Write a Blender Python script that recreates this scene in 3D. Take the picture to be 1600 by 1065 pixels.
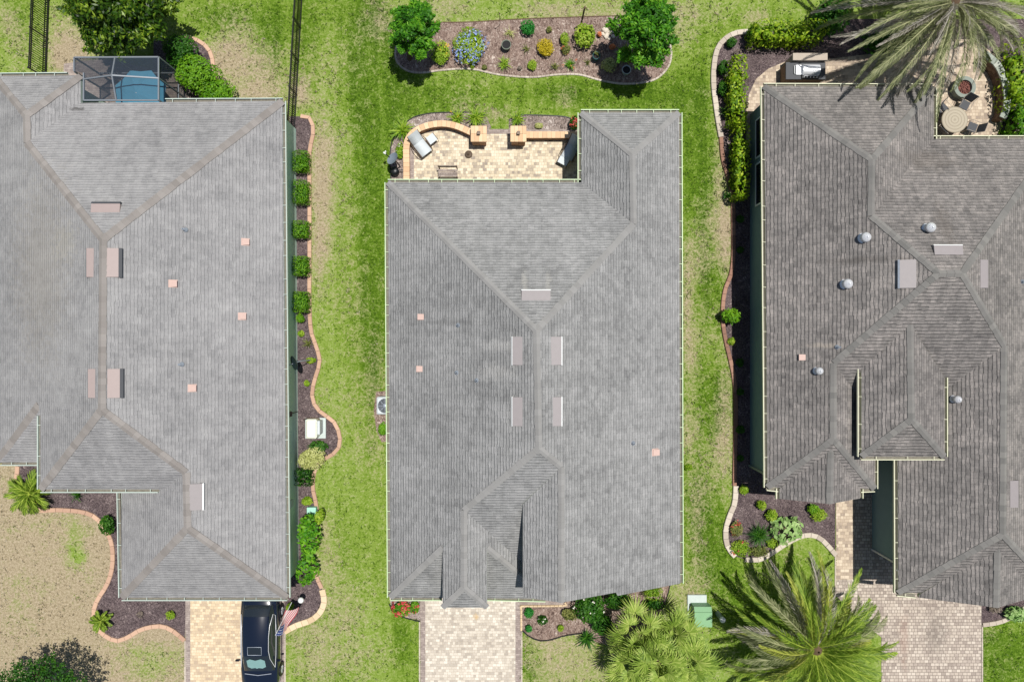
import bpy, math, random
import numpy as np
from mathutils import Vector, Matrix
S = bpy.context.scene
for o in list(bpy.data.objects): bpy.data.objects.remove(o)
# ---------------------------------------------------------------- camera
H = 35.0; F = 1066.67
cam = bpy.data.objects.new('camera', bpy.data.cameras.new('camera')); S.collection.objects.link(cam)
cam.data.lens = 24.0; cam.data.sensor_width = 36.0; cam.data.clip_start = 0.1; cam.data.clip_end = 900
cam.location = (0, 0, H); cam.rotation_euler = (0, 0, 0); S.camera = cam
# ---------------------------------------------------------------- light
SUN = Vector((0.18, 0.13, 1.0)).normalized()
w = bpy.data.worlds.new('World'); S.world = w; w.use_nodes = True
nt = w.node_tree; sky = nt.nodes.new('ShaderNodeTexSky'); sky.sky_type = 'NISHITA'; sky.sun_disc = False
sky.sun_elevation = math.asin(SUN.z); sky.sun_rotation = math.atan2(SUN.x, SUN.y); sky.altitude = 50
bg = nt.nodes['Background']; bg.inputs[1].default_value = 0.062; nt.links.new(sky.outputs[0], bg.inputs[0])
sl = bpy.data.lights.new('sun', 'SUN'); sl.energy = 4.7; sl.angle = math.radians(0.53); sl.color = (1.0, 0.965, 0.91)
so = bpy.data.objects.new('sun', sl); S.collection.objects.link(so); so.rotation_euler = SUN.to_track_quat('Z', 'Y').to_euler()
so.location = (5, 5, 30)
S.view_settings.view_transform = 'Standard'; S.view_settings.look = 'None'; S.view_settings.exposure = 0.2; S.view_settings.gamma = 1.0
S.render.resolution_x = 1024; S.render.resolution_y = 681
S.cycles.max_bounces = 6; S.cycles.transparent_max_bounces = 24
RND = random.Random(7); NP = np.random.RandomState(7)
# ---------------------------------------------------------------- helpers
def P(px, py, z=0.0):
    """map position of a survey pixel at height z"""
    return Vector(((px-800)/F*(H-z), (532.5-py)/F*(H-z), z))
def M(px, z=0.0): return px/F*(H-z)
def tag(o, label=None, cat=None, group=None, kind=None):
    if label: o['label'] = label
    if cat: o['category'] = cat
    if group: o['group'] = group
    if kind: o['kind'] = kind
    return o
def empty(name, loc, label, cat, group=None, rz=0):
    o = bpy.data.objects.new(name, None); S.collection.objects.link(o); o.location = loc; o.rotation_euler[2] = rz
    o.empty_display_size = 0.2
    return tag(o, label, cat, group)
def copy_tree(o, parent=None):
    c = o.copy(); S.collection.objects.link(c)
    if parent: c.parent = parent
    for ch in list(o.children): copy_tree(ch, c)
    return c
class MB:
    def __init__(s): s.v = []; s.f = []; s.m = []; s.t = []; s.sm = []
    def add(s, vs, fs, m=0, tone=None, smooth=False):
        k = len(s.v); s.v += [tuple(v) for v in vs]
        tn = RND.random() if tone is None else tone
        for f in fs: s.f.append([i+k for i in f]); s.m.append(m); s.t.append(tn); s.sm.append(smooth)
    def box(s, c, d, rz=0, m=0, tone=None, R=None, bev=0.0):
        x, y, z = d[0]/2, d[1]/2, d[2]/2
        R = R or Matrix.Rotation(rz, 3, 'Z'); c = Vector(c)
        if bev > 0:
            b = min(bev, x*.9, y*.9, z*.9)
            pts = []
            for zz, k in ((-z, 0), (z-b, 0), (z, b)):
                X, Y = x-k, y-k
                pts += [(-X+b, -Y), (X-b, -Y), (X, -Y+b), (X, Y-b), (X-b, Y), (-X+b, Y), (-X, Y-b), (-X, -Y+b)]
            zs = [-z]*8+[z-b]*8+[z]*8
            vs = [c+R@Vector((p[0], p[1], q)) for p, q in zip(pts, zs)]
            fs = [list(range(16, 24)), list(range(7, -1, -1))]
            for L in (0, 8):
                fs += [[L+i, L+(i+1) % 8, L+8+(i+1) % 8, L+8+i] for i in range(8)]
            s.add(vs, fs, m, tone); return
        vs = [c+R@Vector((i*x, j*y, k*z)) for k in (-1, 1) for j in (-1, 1) for i in (-1, 1)]
        s.add(vs, [(0, 2, 3, 1), (4, 5, 7, 6), (0, 1, 5, 4), (2, 6, 7, 3), (0, 4, 6, 2), (1, 3, 7, 5)], m, tone)
    def tube(s, pts, r, n=6, m=0, tone=None, cap=True, smooth=True):
        pts = [Vector(p) for p in pts]; rs = r if isinstance(r, (list, tuple)) else [r]*len(pts)
        vs = []; fs = []
        for i, p in enumerate(pts):
            d = (pts[min(i+1, len(pts)-1)]-pts[max(i-1, 0)]).normalized()
            a = d.cross(Vector((0, 0, 1)) if abs(d.z) < .9 else Vector((1, 0, 0))).normalized(); b = d.cross(a)
            for k in range(n):
                t = 2*math.pi*k/n; vs.append(p+(a*math.cos(t)+b*math.sin(t))*rs[i])
        for i in range(len(pts)-1):
            for k in range(n): fs.append((i*n+k, i*n+(k+1) % n, (i+1)*n+(k+1) % n, (i+1)*n+k))
        s.add(vs, fs, m, tone, smooth)
        if cap: s.add(vs[:n], [list(range(n))], m, tone); s.add(vs[-n:], [list(range(n))], m, tone)
    def lathe(s, c, prof, n=20, m=0, tone=None, smooth=True):
        c = Vector(c); vs = []; fs = []
        for r, z in prof:
            for k in range(n):
                t = 2*math.pi*k/n; vs.append(c+Vector((r*math.cos(t), r*math.sin(t), z)))
        for i in range(len(prof)-1):
            for k in range(n): fs.append((i*n+k, i*n+(k+1) % n, (i+1)*n+(k+1) % n, (i+1)*n+k))
        s.add(vs, fs, m, tone, smooth)
    def build(s, name, mats, parent=None, loc=None, local=False):
        """vertices are in map coordinates; they are stored relative to the thing's base"""
        me = bpy.data.meshes.new(name)
        base = Vector((0, 0, 0))
        if not local:
            if parent is not None:
                q = parent
                while q: base = base+q.location; q = q.parent
            elif loc is not None: base = Vector(loc)
        me.from_pydata([(v[0]-base.x, v[1]-base.y, v[2]-base.z) for v in s.v], [], s.f)
        if not isinstance(mats, (list, tuple)): mats = [mats]
        for mt in mats: me.materials.append(mt)
        me.polygons.foreach_set('material_index', s.m); me.polygons.foreach_set('use_smooth', s.sm)
        a = me.attributes.new('tone', 'FLOAT', 'FACE'); a.data.foreach_set('value', s.t)
        me.update()
        o = bpy.data.objects.new(name, me); S.collection.objects.link(o)
        if parent is not None: o.parent = parent
        elif loc is not None: o.location = loc
        return o
def quads(name, V, Fq, tone, mats, parent=None, loc=None):
    me = bpy.data.meshes.new(name); n = len(V); k = Fq.shape[1]; m = len(Fq)
    me.vertices.add(n); me.vertices.foreach_set('co', V.astype(np.float32).ravel())
    me.loops.add(m*k); me.loops.foreach_set('vertex_index', Fq.astype(np.int32).ravel())
    me.polygons.add(m); me.polygons.foreach_set('loop_start', np.arange(0, m*k, k, dtype=np.int32))
    try: me.polygons.foreach_set('loop_total', np.full(m, k, dtype=np.int32))
    except Exception: pass
    a = me.attributes.new('tone', 'FLOAT', 'FACE'); a.data.foreach_set('value', tone.astype(np.float32))
    me.materials.append(mats); me.update(calc_edges=True)
    o = bpy.data.objects.new(name, me); S.collection.objects.link(o)
    if parent is not None: o.parent = parent
    if loc is not None: o.location = loc
    return o
def spline(pts, per=6, closed=False):
    pts = [Vector(p) for p in pts]; out = []; n = len(pts)
    rng = range(n if closed else n-1)
    for i in rng:
        if closed: a, b, c, d = pts[(i-1) % n], pts[i], pts[(i+1) % n], pts[(i+2) % n]
        else: a, b, c, d = pts[max(i-1, 0)], pts[i], pts[i+1], pts[min(i+2, n-1)]
        for k in range(per):
            t = k/per
            out.append(.5*((2*b)+(c-a)*t+(2*a-5*b+4*c-d)*t*t+(3*b-a-3*c+d)*t**3))
    if not closed: out.append(pts[-1])
    return out
# ---------------------------------------------------------------- materials
class N:
    def __init__(s, name):
        s.m = bpy.data.materials.new(name); s.m.use_nodes = True; s.t = s.m.node_tree
        s.b = s.t.nodes['Principled BSDF']; s.out = s.t.nodes['Material Output']
        s.b.inputs['Specular IOR Level'].default_value = 0.25
    def n(s, ty, **k):
        x = s.t.nodes.new('ShaderNode'+ty)
        for a, v in k.items(): setattr(x, a, v)
        return x
    def l(s, a, b): s.t.links.new(a, b)
    def inp(s, node, i, v):
        if hasattr(v, 'is_output'): s.l(v, node.inputs[i])
        elif isinstance(v, (tuple, list)) and len(v) == 3 and node.inputs[i].type == 'RGBA': node.inputs[i].default_value = (*v, 1)
        else: node.inputs[i].default_value = v
    def math(s, op, a, b=0.0, c=None, clamp=False):
        x = s.n('Math', operation=op); x.use_clamp = clamp; s.inp(x, 0, a); s.inp(x, 1, b)
        if c is not None: s.inp(x, 2, c)
        return x.outputs[0]
    def mix(s, f, a, b, bt='MIX'):
        x = s.n('Mix', data_type='RGBA', blend_type=bt); x.clamp_factor = True
        s.inp(x, 0, f); s.inp(x, 6, a); s.inp(x, 7, b); return x.outputs[2]
    def pos(s): return s.n('NewGeometry').outputs['Position']
    def noise(s, scale, detail=4, rough=.55, vec=None, dist=0.0):
        x = s.n('TexNoise'); x.inputs['Scale'].default_value = scale; x.inputs['Detail'].default_value = detail
        x.inputs['Roughness'].default_value = rough; x.inputs['Distortion'].default_value = dist
        s.l(vec if vec is not None else s.pos(), x.inputs['Vector']); return x.outputs['Fac']
    def rng(s, v, a, b, c=0.0, d=1.0):
        x = s.n('MapRange'); s.inp(x, 0, v); s.inp(x, 1, a); s.inp(x, 2, b); s.inp(x, 3, c); s.inp(x, 4, d); return x.outputs[0]
    def ramp(s, f, stops):
        x = s.n('ValToRGB'); e = x.color_ramp.elements
        while len(e) < len(stops): e.new(0.5)
        for el, (p, c) in zip(e, stops): el.position = p; el.color = (*c, 1)
        s.l(f, x.inputs[0]); return x.outputs[0]
    def attr(s, name): return s.n('Attribute', attribute_name=name).outputs['Fac']
    def bump(s, h, st=.5, dist=.02):
        x = s.n('Bump'); x.inputs['Strength'].default_value = st; x.inputs['Distance'].default_value = dist
        s.l(h, x.inputs['Height']); s.l(x.outputs[0], s.b.inputs['Normal'])
    def col(s, c): s.inp(s.b, 'Base Color', c)
    def rough(s, r): s.inp(s.b, 'Roughness', r)
def plain(name, c, r=.6, metal=0.0, var=.12, sc=6.0, spec=.3):
    x = N(name); a = tuple(v*(1-var) for v in c); b = tuple(min(1, v*(1+var)) for v in c)
    x.col(x.mix(x.noise(sc, 4), a, b)); x.rough(r); x.b.inputs['Metallic'].default_value = metal
    x.b.inputs['Specular IOR Level'].default_value = spec
    return x.m
def hx(r, g, b, k=1.0):
    f = lambda c: ((c/255)/12.92 if c/255 <= .04045 else ((c/255+.055)/1.055)**2.4)*k
    return (f(r), f(g), f(b))
def leafmat(name, lo, mid, hi, trans=.3, rough=.55, sc=1.2):
    lo, mid, hi = [tuple(v*.92 for v in c) for c in (lo, mid, hi)]
    x = N(name); t = x.attr('tone')
    big = x.noise(sc*2.2, 2)
    f = x.math('ADD', x.math('MULTIPLY', t, .8), x.rng(big, .3, .7, 0, .2))
    c = x.ramp(f, [(0.08, lo), (.5, mid), (.95, hi)])
    x.col(c); x.rough(rough)
    tr = x.n('BsdfTranslucent'); x.l(x.mix(.5, c, tuple(min(1, v*1.35) for v in hi)), tr.inputs[0])
    mx = x.n('MixShader'); mx.inputs[0].default_value = trans
    x.l(x.b.outputs[0], mx.inputs[1]); x.l(tr.outputs[0], mx.inputs[2]); x.l(mx.outputs[0], x.out.inputs[0])
    return x.m
def shingle(name, c1, c2, c3, contrast, stains=(), line=.55, row=.145, bwid=.31, lip=.18, bd=.019):
    x = N(name); uv = x.n('UVMap', uv_map='uv').outputs[0]
    br = x.n('TexBrick'); x.l(uv, br.inputs['Vector'])
    br.inputs['Color1'].default_value = (0, 0, 0, 1); br.inputs['Color2'].default_value = (1, 1, 1, 1); br.inputs['Mortar'].default_value = (.5, .5, .5, 1)
    br.inputs['Scale'].default_value = 1; br.inputs['Brick Width'].default_value = bwid; br.inputs['Row Height'].default_value = row
    br.inputs['Mortar Size'].default_value = .006; br.inputs['Mortar Smooth'].default_value = .3; br.offset = .37; br.offset_frequency = 3
    br2 = x.n('TexBrick'); x.l(uv, br2.inputs['Vector'])
    br2.inputs['Color1'].default_value = (0, 0, 0, 1); br2.inputs['Color2'].default_value = (1, 1, 1, 1); br2.inputs['Mortar'].default_value = (.5, .5, .5, 1)
    br2.inputs['Scale'].default_value = 1; br2.inputs['Brick Width'].default_value = bwid*.55; br2.inputs['Row Height'].default_value = row
    br2.inputs['Mortar Size'].default_value = 0; br2.offset = .6; br2.offset_frequency = 2
    rv = x.math('ADD', x.math('MULTIPLY', br.outputs[0], .6), x.math('MULTIPLY', br2.outputs[0], .4))
    gr = x.noise(28, 6, .8); big = x.noise(.28, 4, .6); mid = x.noise(1.7, 3)
    f = x.math('ADD', x.math('MULTIPLY', x.math('SUBTRACT', rv, .5), contrast), .5)
    f = x.math('ADD', f, x.rng(gr, .3, .7, -.26, .26)); f = x.math('ADD', f, x.rng(mid, .3, .7, -.10, .10))
    sm = x.n('Mapping'); x.l(uv, sm.inputs[0]); sm.inputs['Scale'].default_value = (2.0, .22, 1)
    f = x.math('ADD', f, x.rng(x.noise(1.0, 4, .6, sm.outputs[0]), .3, .7, -.09, .09))
    f = x.math('ADD', f, x.rng(big, .3, .7, -.12, .12), clamp=True)
    c = x.ramp(f, [(.0, c1), (.5, c2), (1, c3)])
    c = x.mix(x.math('MULTIPLY', br.outputs['Fac'], line), c, tuple(v*.3 for v in c1))
    sp = x.n('SeparateXYZ'); x.l(uv, sp.inputs[0]); vd = x.math('ADD', x.math('DIVIDE', sp.outputs[1], row), x.math('ADD', x.math('MULTIPLY', br.outputs[0], .24), x.rng(x.noise(3.2, 4, .7), .3, .7, 0, .3))); fr = x.math('FRACT', vd)
    for (px, py, rx, ry, z, colr, st) in stains:
        p = P(px, py, z); vm = x.n('VectorMath', operation='SUBTRACT'); x.l(x.pos(), vm.inputs[0]); vm.inputs[1].default_value = p
        v2 = x.n('VectorMath', operation='MULTIPLY'); x.l(vm.outputs[0], v2.inputs[0]); v2.inputs[1].default_value = (1/M(rx, z), 1/M(ry, z), 0)
        ln = x.n('VectorMath', operation='LENGTH'); x.l(v2.outputs[0], ln.inputs[0])
        k = x.math('ADD', ln.outputs['Value'], x.rng(x.noise(5, 4), .3, .7, -.45, .45))
        c = x.mix(x.rng(k, .35, 1.15, st, 0), c, colr)
    x.col(c); x.rough(.92); x.b.inputs['Specular IOR Level'].default_value = .12
    # each course lies flat on the deck and ends in a thick butt edge that faces down the slope
    step = x.math('ADD', x.math('FLOOR', vd), x.rng(fr, 0.0, lip, 0.0, 1.0))
    x.bump(x.math('ADD', step, x.math('MULTIPLY', gr, .12)), 1.0, bd)
    return x.m
def paver(name, cols, bw, bh, mort=(.2, .18, .15), rot=0.0, msize=.006, stains=()):
    x = N(name); mp = x.n('Mapping'); x.l(x.pos(), mp.inputs[0]); mp.inputs['Rotation'].default_value = (0, 0, rot)
    def brick(w, h, off, fq, ms):
        b = x.n('TexBrick'); x.l(mp.outputs[0], b.inputs['Vector'])
        b.inputs['Color1'].default_value = (0, 0, 0, 1); b.inputs['Color2'].default_value = (1, 1, 1, 1); b.inputs['Mortar'].default_value = (.5, .5, .5, 1)
        b.inputs['Scale'].default_value = 1; b.inputs['Brick Width'].default_value = w; b.inputs['Row Height'].default_value = h
        b.inputs['Mortar Size'].default_value = ms; b.offset = off; b.offset_frequency = fq; b.squash = .66; b.squash_frequency = 3
        return b
    b1 = brick(bw, bh, .5, 2, msize); b2 = brick(bw*2, bh*2, .4, 2, 0)
    f = x.math('ADD', x.math('ADD', x.math('MULTIPLY', b1.outputs[0], .7), .1), x.math('MULTIPLY', b2.outputs[0], .12))
    f = x.math('ADD', f, x.rng(x.noise(14, 5, .7), .3, .7, -.12, .12)); f = x.math('ADD', f, x.rng(x.noise(.5, 3), .3, .7, -.1, .1), clamp=True)
    c = x.ramp(f, cols)
    c = x.mix(x.math('MULTIPLY', b1.outputs['Fac'], .75), c, mort)
    for (px, py, rx, ry, z, colr, st) in stains:
        p = P(px, py, z); vm = x.n('VectorMath', operation='SUBTRACT'); x.l(x.pos(), vm.inputs[0]); vm.inputs[1].default_value = p
        v2 = x.n('VectorMath', operation='MULTIPLY'); x.l(vm.outputs[0], v2.inputs[0]); v2.inputs[1].default_value = (1/M(rx, z), 1/M(ry, z), 0)
        ln = x.n('VectorMath', operation='LENGTH'); x.l(v2.outputs[0], ln.inputs[0])
        k = x.math('ADD', ln.outputs['Value'], x.rng(x.noise(4, 5, .7), .3, .7, -.6, .6))
        c = x.mix(x.rng(k, .2, 1.1, st, 0), c, colr)
    x.col(c); x.rough(.85); x.bump(x.math('SUBTRACT', x.noise(30, 4), x.math('MULTIPLY', b1.outputs['Fac'], 1.5)), .5, .008)
    return x.m
def chips(name, cols, scale, stretch=1.0, bumpd=.03):
    x = N(name); v = x.n('TexVoronoi'); v.inputs['Scale'].default_value = scale; v.inputs['Randomness'].default_value = 1
    mp = x.n('Mapping'); x.l(x.pos(), mp.inputs[0]); mp.inputs['Scale'].default_value = (1, stretch, 1)
    dn = x.n('TexNoise'); dn.inputs['Scale'].default_value = 3.0; x.l(x.pos(), dn.inputs[0])
    va = x.n('VectorMath', operation='MULTIPLY_ADD'); x.l(dn.outputs['Color'], va.inputs[0]); va.inputs[1].default_value = (.35, .35, 0); x.l(mp.outputs[0], va.inputs[2])
    x.l(va.outputs[0], v.inputs['Vector'])
    sp = x.n('SeparateColor'); x.l(v.outputs['Color'], sp.inputs[0])
    f = x.math('ADD', x.math('MULTIPLY', sp.outputs[0], .8), x.rng(x.noise(1.3, 4), .3, .7, -.08, .25), clamp=True)
    c = x.ramp(f, cols); x.col(c); x.rough(.95)
    x.bump(x.math('ADD', sp.outputs[1], x.math('MULTIPLY', v.outputs['Distance'], -1.2)), .8, bumpd)
    return x.m
# grass: dryness comes from the sheet's attribute
def grassmat():
    x = N('lawn grass'); d = x.attr('dry'); l = x.attr('lush')
    fine = x.noise(9, 6, .75); vf = x.noise(26, 5, .8); mid = x.noise(2.6, 6, .7, dist=.8); pat = x.noise(.45, 4, .6)
    st = x.n('TexNoise'); mp = x.n('Mapping'); x.l(x.pos(), mp.inputs[0]); mp.inputs['Scale'].default_value = (2.2, .12, 1); x.l(mp.outputs[0], st.inputs[0]); st.inputs['Scale'].default_value = 1; st.inputs['Detail'].default_value = 3
    g = x.math('ADD', x.rng(fine, .3, .7, -.3, .3), x.rng(vf, .3, .7, -.2, .2))
    g = x.math('ADD', g, x.rng(mid, .3, .7, -.17, .17)); g = x.math('ADD', g, x.rng(st.outputs['Fac'], .3, .7, -.08, .08)); g = x.math('ADD', g, x.rng(l, 0, 1, .70, .26), clamp=True)
    K = .66
    green = x.ramp(g, [(0, hx(54, 84, 18, K)), (.3, hx(100, 134, 32, K)), (.55, hx(138, 164, 66, K)), (.8, hx(160, 180, 98, K)), (1, hx(190, 198, 136, K))])
    tan = x.ramp(x.math('ADD', x.math('MULTIPLY', vf, .5), x.math('MULTIPLY', fine, .5)), [(.33, hx(100, 90, 66, K)), (.45, hx(164, 148, 118, K)), (.55, hx(202, 186, 156, K)), (.68, hx(236, 224, 200, K))])
    k = x.math('ADD', d, x.rng(mid, .3, .7, -.28, .28)); k = x.math('ADD', k, x.rng(fine, .3, .7, -.28, .28)); k = x.math('ADD', k, x.rng(pat, .3, .7, -.1, .1))
    k = x.math('ADD', k, x.rng(vf, .3, .7, -.2, .2))
    x.col(x.mix(x.rng(k, .22, .86), green, tan)); x.rough(.95); x.b.inputs['Specular IOR Level'].default_value = .08
    x.bump(x.math('ADD', x.math('MULTIPLY', vf, .6), fine), .75, .05)
    return x.m
MAT = {}
MAT['lawn'] = grassmat()
MAT['roof_c'] = shingle('grey shingles', hx(96, 96, 96), hx(135, 135, 134), hx(163, 162, 161), .42, (
    (820, 438, 5, 20, 5.9, hx(164, 161, 153), .4), (858, 438, 5, 20, 5.9, hx(164, 161, 153), .3),
    (700, 504, 55, 5, 4.6, hx(90, 90, 90), .35), (775, 580, 30, 14, 5.4, hx(176, 174, 170), .35), (780, 540, 28, 10, 5.4, hx(176, 174, 170), .3)), .33, bd=.024)
MAT['roof_l'] = shingle('pale grey shingles', hx(106, 106, 107), hx(140, 139, 139), hx(163, 162, 161), .35, (
    (115, 168, 12, 4, 3.3, hx(70, 68, 66), .7), (60, 420, 70, 160, 4.5, hx(138, 132, 122), .35), (105, 380, 30, 30, 5.0, hx(160, 156, 144), .3)), .2, lip=.1)
MAT['roof_r'] = shingle('weathered brown grey shingles', hx(80, 78, 77), hx(119, 115, 112), hx(158, 151, 146), .5, (
    (1480, 350, 14, 40, 5.2, hx(88, 82, 76), .45), (1350, 405, 60, 7, 5.0, hx(80, 76, 72), .5), (1290, 540, 26, 5, 4.1, hx(150, 142, 132), .7),
    (1450, 250, 60, 20, 3.6, hx(108, 100, 92), .3)), .5, .165, .27, .22, .03)
def capmat(name, a, b, c):
    x = N(name); f = x.math('ADD', x.math('MULTIPLY', x.attr('tone'), .75), x.rng(x.noise(20, 5, .8), .3, .7, 0, .3))
    x.col(x.ramp(f, [(.05, a), (.5, b), (.95, c)])); x.rough(.93); x.bump(x.noise(40, 4), .4, .01); return x.m
MAT['cap_c'] = capmat('ridge cap grey', hx(128, 127, 125), hx(134, 133, 131), hx(140, 139, 137))
MAT['cap_l'] = capmat('ridge cap brown grey', hx(121, 116, 112), hx(131, 126, 122), hx(141, 136, 132))
MAT['cap_r'] = capmat('ridge cap green grey', hx(104, 103, 100), hx(115, 113, 110), hx(124, 122, 118))
MAT['gut_c'] = plain('pale green painted gutter', hx(188, 206, 168), .5, var=.12)
MAT['gut_l'] = plain('pale grey green gutter', hx(180, 192, 182), .5, var=.12)
MAT['gut_r'] = plain('cream gutter', hx(202, 202, 174), .5, var=.12)
MAT['gut_in'] = plain('gutter trough with grit', hx(112, 108, 98), .9, var=.5, sc=9)
MAT['wall_c'] = plain('sage stucco', hx(120, 140, 112), .9)
MAT['wall_l'] = plain('grey green stucco', hx(196, 222, 204), .9, var=.1, sc=2)
MAT['wall_r'] = plain('slate teal stucco', hx(116, 138, 142), .9, var=.1, sc=2)
MAT['white'] = plain('white paint', (.74, .75, .74), .45, var=.05)
MAT['glass'] = plain('dark window glass', (.015, .02, .025), .05, spec=.8)
MAT['pink'] = plain('faded pink brown metal', hx(152, 138, 134), .5, var=.06)
MAT['mauve'] = plain('mauve grey metal', hx(136, 130, 130), .5, var=.07)
MAT['peach'] = plain('peach vent paint', hx(184, 158, 148), .6, var=.1)
MAT['lead'] = plain('lead flashing', hx(150, 158, 168), .45, .3, var=.25, sc=14)
MAT['alum'] = plain('bright aluminium', (.70, .71, .73), .35, .35, var=.1)
MAT['black'] = plain('black metal', (.012, .013, .014), .4, var=.3)
MAT['screen_f'] = plain('cage aluminium', hx(120, 126, 132), .45, .3)
MAT['dark'] = plain('dark opening', (.02, .02, .02), .9)
MAT['soil'] = plain('wood brown', hx(96, 78, 62), .9, var=.3)
MAT['lava'] = chips('purple brown lava rock', [(0, hx(52, 43, 46)), (.45, hx(94, 81, 82)), (.85, hx(121, 107, 106)), (1, hx(162, 148, 144))], 30)
MAT['bark'] = chips('pine bark mulch', [(0, hx(78, 62, 56)), (.35, hx(126, 106, 96)), (.8, hx(152, 134, 123)), (1, hx(196, 182, 170))], 24, .6)
MAT['bark2'] = chips('pale bark and gravel', [(0, hx(84, 74, 70)), (.35, hx(132, 118, 110)), (.8, hx(162, 148, 140)), (1, hx(206, 196, 188))], 24, .8)
MAT['paver_patio'] = paver('cream patio pavers', [(.1, hx(142, 131, 121)), (.3, hx(176, 163, 144)), (.5, hx(198, 184, 159)), (.9, hx(214, 202, 182))], .2, .15, hx(160, 144, 116))
MAT['paver_drive_c'] = paver('cream drive pavers', [(.1, hx(158, 149, 138)), (.4, hx(180, 171, 158)), (.6, hx(190, 181, 167)), (.9, hx(206, 199, 186))], .2, .14, hx(168, 152, 130), stains=((744, 963, 6, 5, 0, hx(190, 158, 104), .6),))
MAT['paver_drive_l'] = paver('buff drive pavers', [(.1, hx(168, 150, 130)), (.4, hx(188, 170, 144)), (.6, hx(198, 180, 150)), (.9, hx(210, 194, 168))], .2, .14, hx(176, 150, 118))
MAT['paver_drive_r'] = paver('weathered tan pavers', [(.1, hx(138, 126, 117)), (.4, hx(164, 152, 141)), (.6, hx(174, 162, 149)), (.9, hx(190, 179, 166))], .22, .16, hx(96, 86, 78), msize=.012,
    stains=((1462, 990, 22, 40, 0, hx(108, 100, 93), .5), (1475, 925, 14, 22, 0, hx(110, 100, 92), .5), (1412, 1000, 9, 50, 0, hx(140, 112, 100), .4)))
MAT['paver_walk_r'] = paver('tan walk pavers', [(.1, hx(140, 126, 114)), (.4, hx(170, 154, 136)), (.6, hx(182, 166, 146)), (.9, hx(198, 184, 164))], .22, .16, hx(140, 122, 100))
MAT['band'] = paver('mauve border pavers', [(.1, hx(128, 116, 111)), (.5, hx(146, 134, 127)), (.9, hx(162, 150, 142))], .2, .1, hx(120, 106, 98))
def blockmat(name, a, b, c):
    x = N(name); f = x.math('ADD', x.math('MULTIPLY', x.attr('tone'), .8), x.rng(x.noise(9, 5, .7), .3, .7, 0, .2))
    x.col(x.ramp(f, [(0, a), (.5, b), (1, c)])); x.rough(.85); x.bump(x.noise(35, 4), .3, .01); return x.m
MAT['curb_p'] = blockmat('peach concrete edging', hx(164, 132, 112), hx(180, 148, 126), hx(194, 162, 138))
MAT['curb_y'] = blockmat('buff edging block', hx(184, 162, 130), hx(200, 178, 146), hx(212, 192, 162))
MAT['curb_w'] = blockmat('pale stone edging', hx(160, 148, 136), hx(178, 167, 153), hx(194, 184, 170))
MAT['curb_b'] = blockmat('brown clay edging', hx(116, 88, 76), hx(140, 106, 90), hx(158, 124, 106))
MAT['cap_stone'] = blockmat('peach cap stone', hx(192, 158, 124), hx(208, 176, 141), hx(218, 190, 156))
MAT['wall_stone'] = blockmat('wall block', hx(128, 94, 74), hx(158, 122, 98), hx(182, 144, 116))
MAT['cap_green'] = blockmat('green grey cap stone', hx(122, 130, 122), hx(146, 152, 142), hx(168, 172, 162))
MAT['wall_brown'] = blockmat('brown wall block', hx(84, 66, 54), hx(106, 86, 70), hx(128, 106, 88))
MAT['sling'] = plain('pale grey sling', hx(188, 194, 196), .7, var=.06)
MAT['sling_d'] = plain('charcoal sling', hx(66, 68, 72), .6, var=.12)
MAT['bronze'] = plain('brown metal frame', hx(96, 82, 70), .5, .3)
MAT['green_box'] = plain('transformer green', hx(118, 158, 118), .45, var=.08, sc=3)
MAT['pad'] = plain('concrete pad', hx(178, 188, 184), .9, var=.12)
L = {}
L['tree'] = leafmat('tree leaves', hx(30, 78, 10), hx(66, 128, 18), hx(128, 180, 42))
L['holly'] = leafmat('glossy tree leaves', hx(14, 36, 6), hx(48, 82, 12), hx(150, 176, 52), rough=.4)
L['box'] = leafmat('clipped shrub leaves', hx(44, 90, 10), hx(86, 138, 18), hx(132, 176, 40))
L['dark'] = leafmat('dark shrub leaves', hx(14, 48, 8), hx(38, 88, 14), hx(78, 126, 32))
L['hedge'] = leafmat('yellow green hedge leaves', hx(64, 104, 8), hx(126, 160, 18), hx(182, 200, 58))
L['yellow'] = leafmat('golden leaves', hx(110, 104, 10), hx(178, 160, 22), hx(216, 196, 62))
L['pale'] = leafmat('pale variegated leaves', hx(120, 132, 62), hx(172, 178, 104), hx(212, 212, 150))
L['lime'] = leafmat('lime leaves', hx(72, 116, 12), hx(120, 156, 28), hx(176, 194, 74))
L['emerald'] = leafmat('emerald leaves', hx(12, 74, 22), hx(30, 120, 40), hx(76, 156, 62))
L['olive'] = leafmat('olive leaves', hx(58, 72, 28), hx(104, 114, 54), hx(158, 158, 92))
L['bigleaf'] = leafmat('broad pale green leaves', hx(70, 120, 50), hx(130, 170, 92), hx(182, 206, 140))
L['fan'] = leafmat('fan palm leaves', hx(84, 112, 34), hx(138, 164, 66), hx(190, 202, 112), .35)
L['frond_g'] = leafmat('green frond', hx(52, 86, 18), hx(112, 142, 40), hx(188, 204, 88), .35)
L['frond_y'] = leafmat('yellow green frond', hx(84, 96, 28), hx(150, 160, 62), hx(208, 210, 110), .35)
L['frond_s'] = leafmat('silvery dry frond', hx(94, 88, 80), hx(148, 142, 130), hx(206, 200, 190), .25)
L['frond_m'] = leafmat('grey green frond', hx(66, 78, 44), hx(122, 130, 86), hx(188, 188, 146), .3)
L['blue'] = leafmat('blue flowers', hx(120, 140, 200), hx(150, 172, 226), hx(196, 210, 240), .2)
L['red'] = leafmat('red flowers', hx(170, 40, 50), hx(206, 70, 76), hx(228, 120, 110), .2)
L['orange'] = leafmat('orange flowers', hx(200, 96, 60), hx(216, 130, 84), hx(232, 170, 120), .2)
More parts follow.
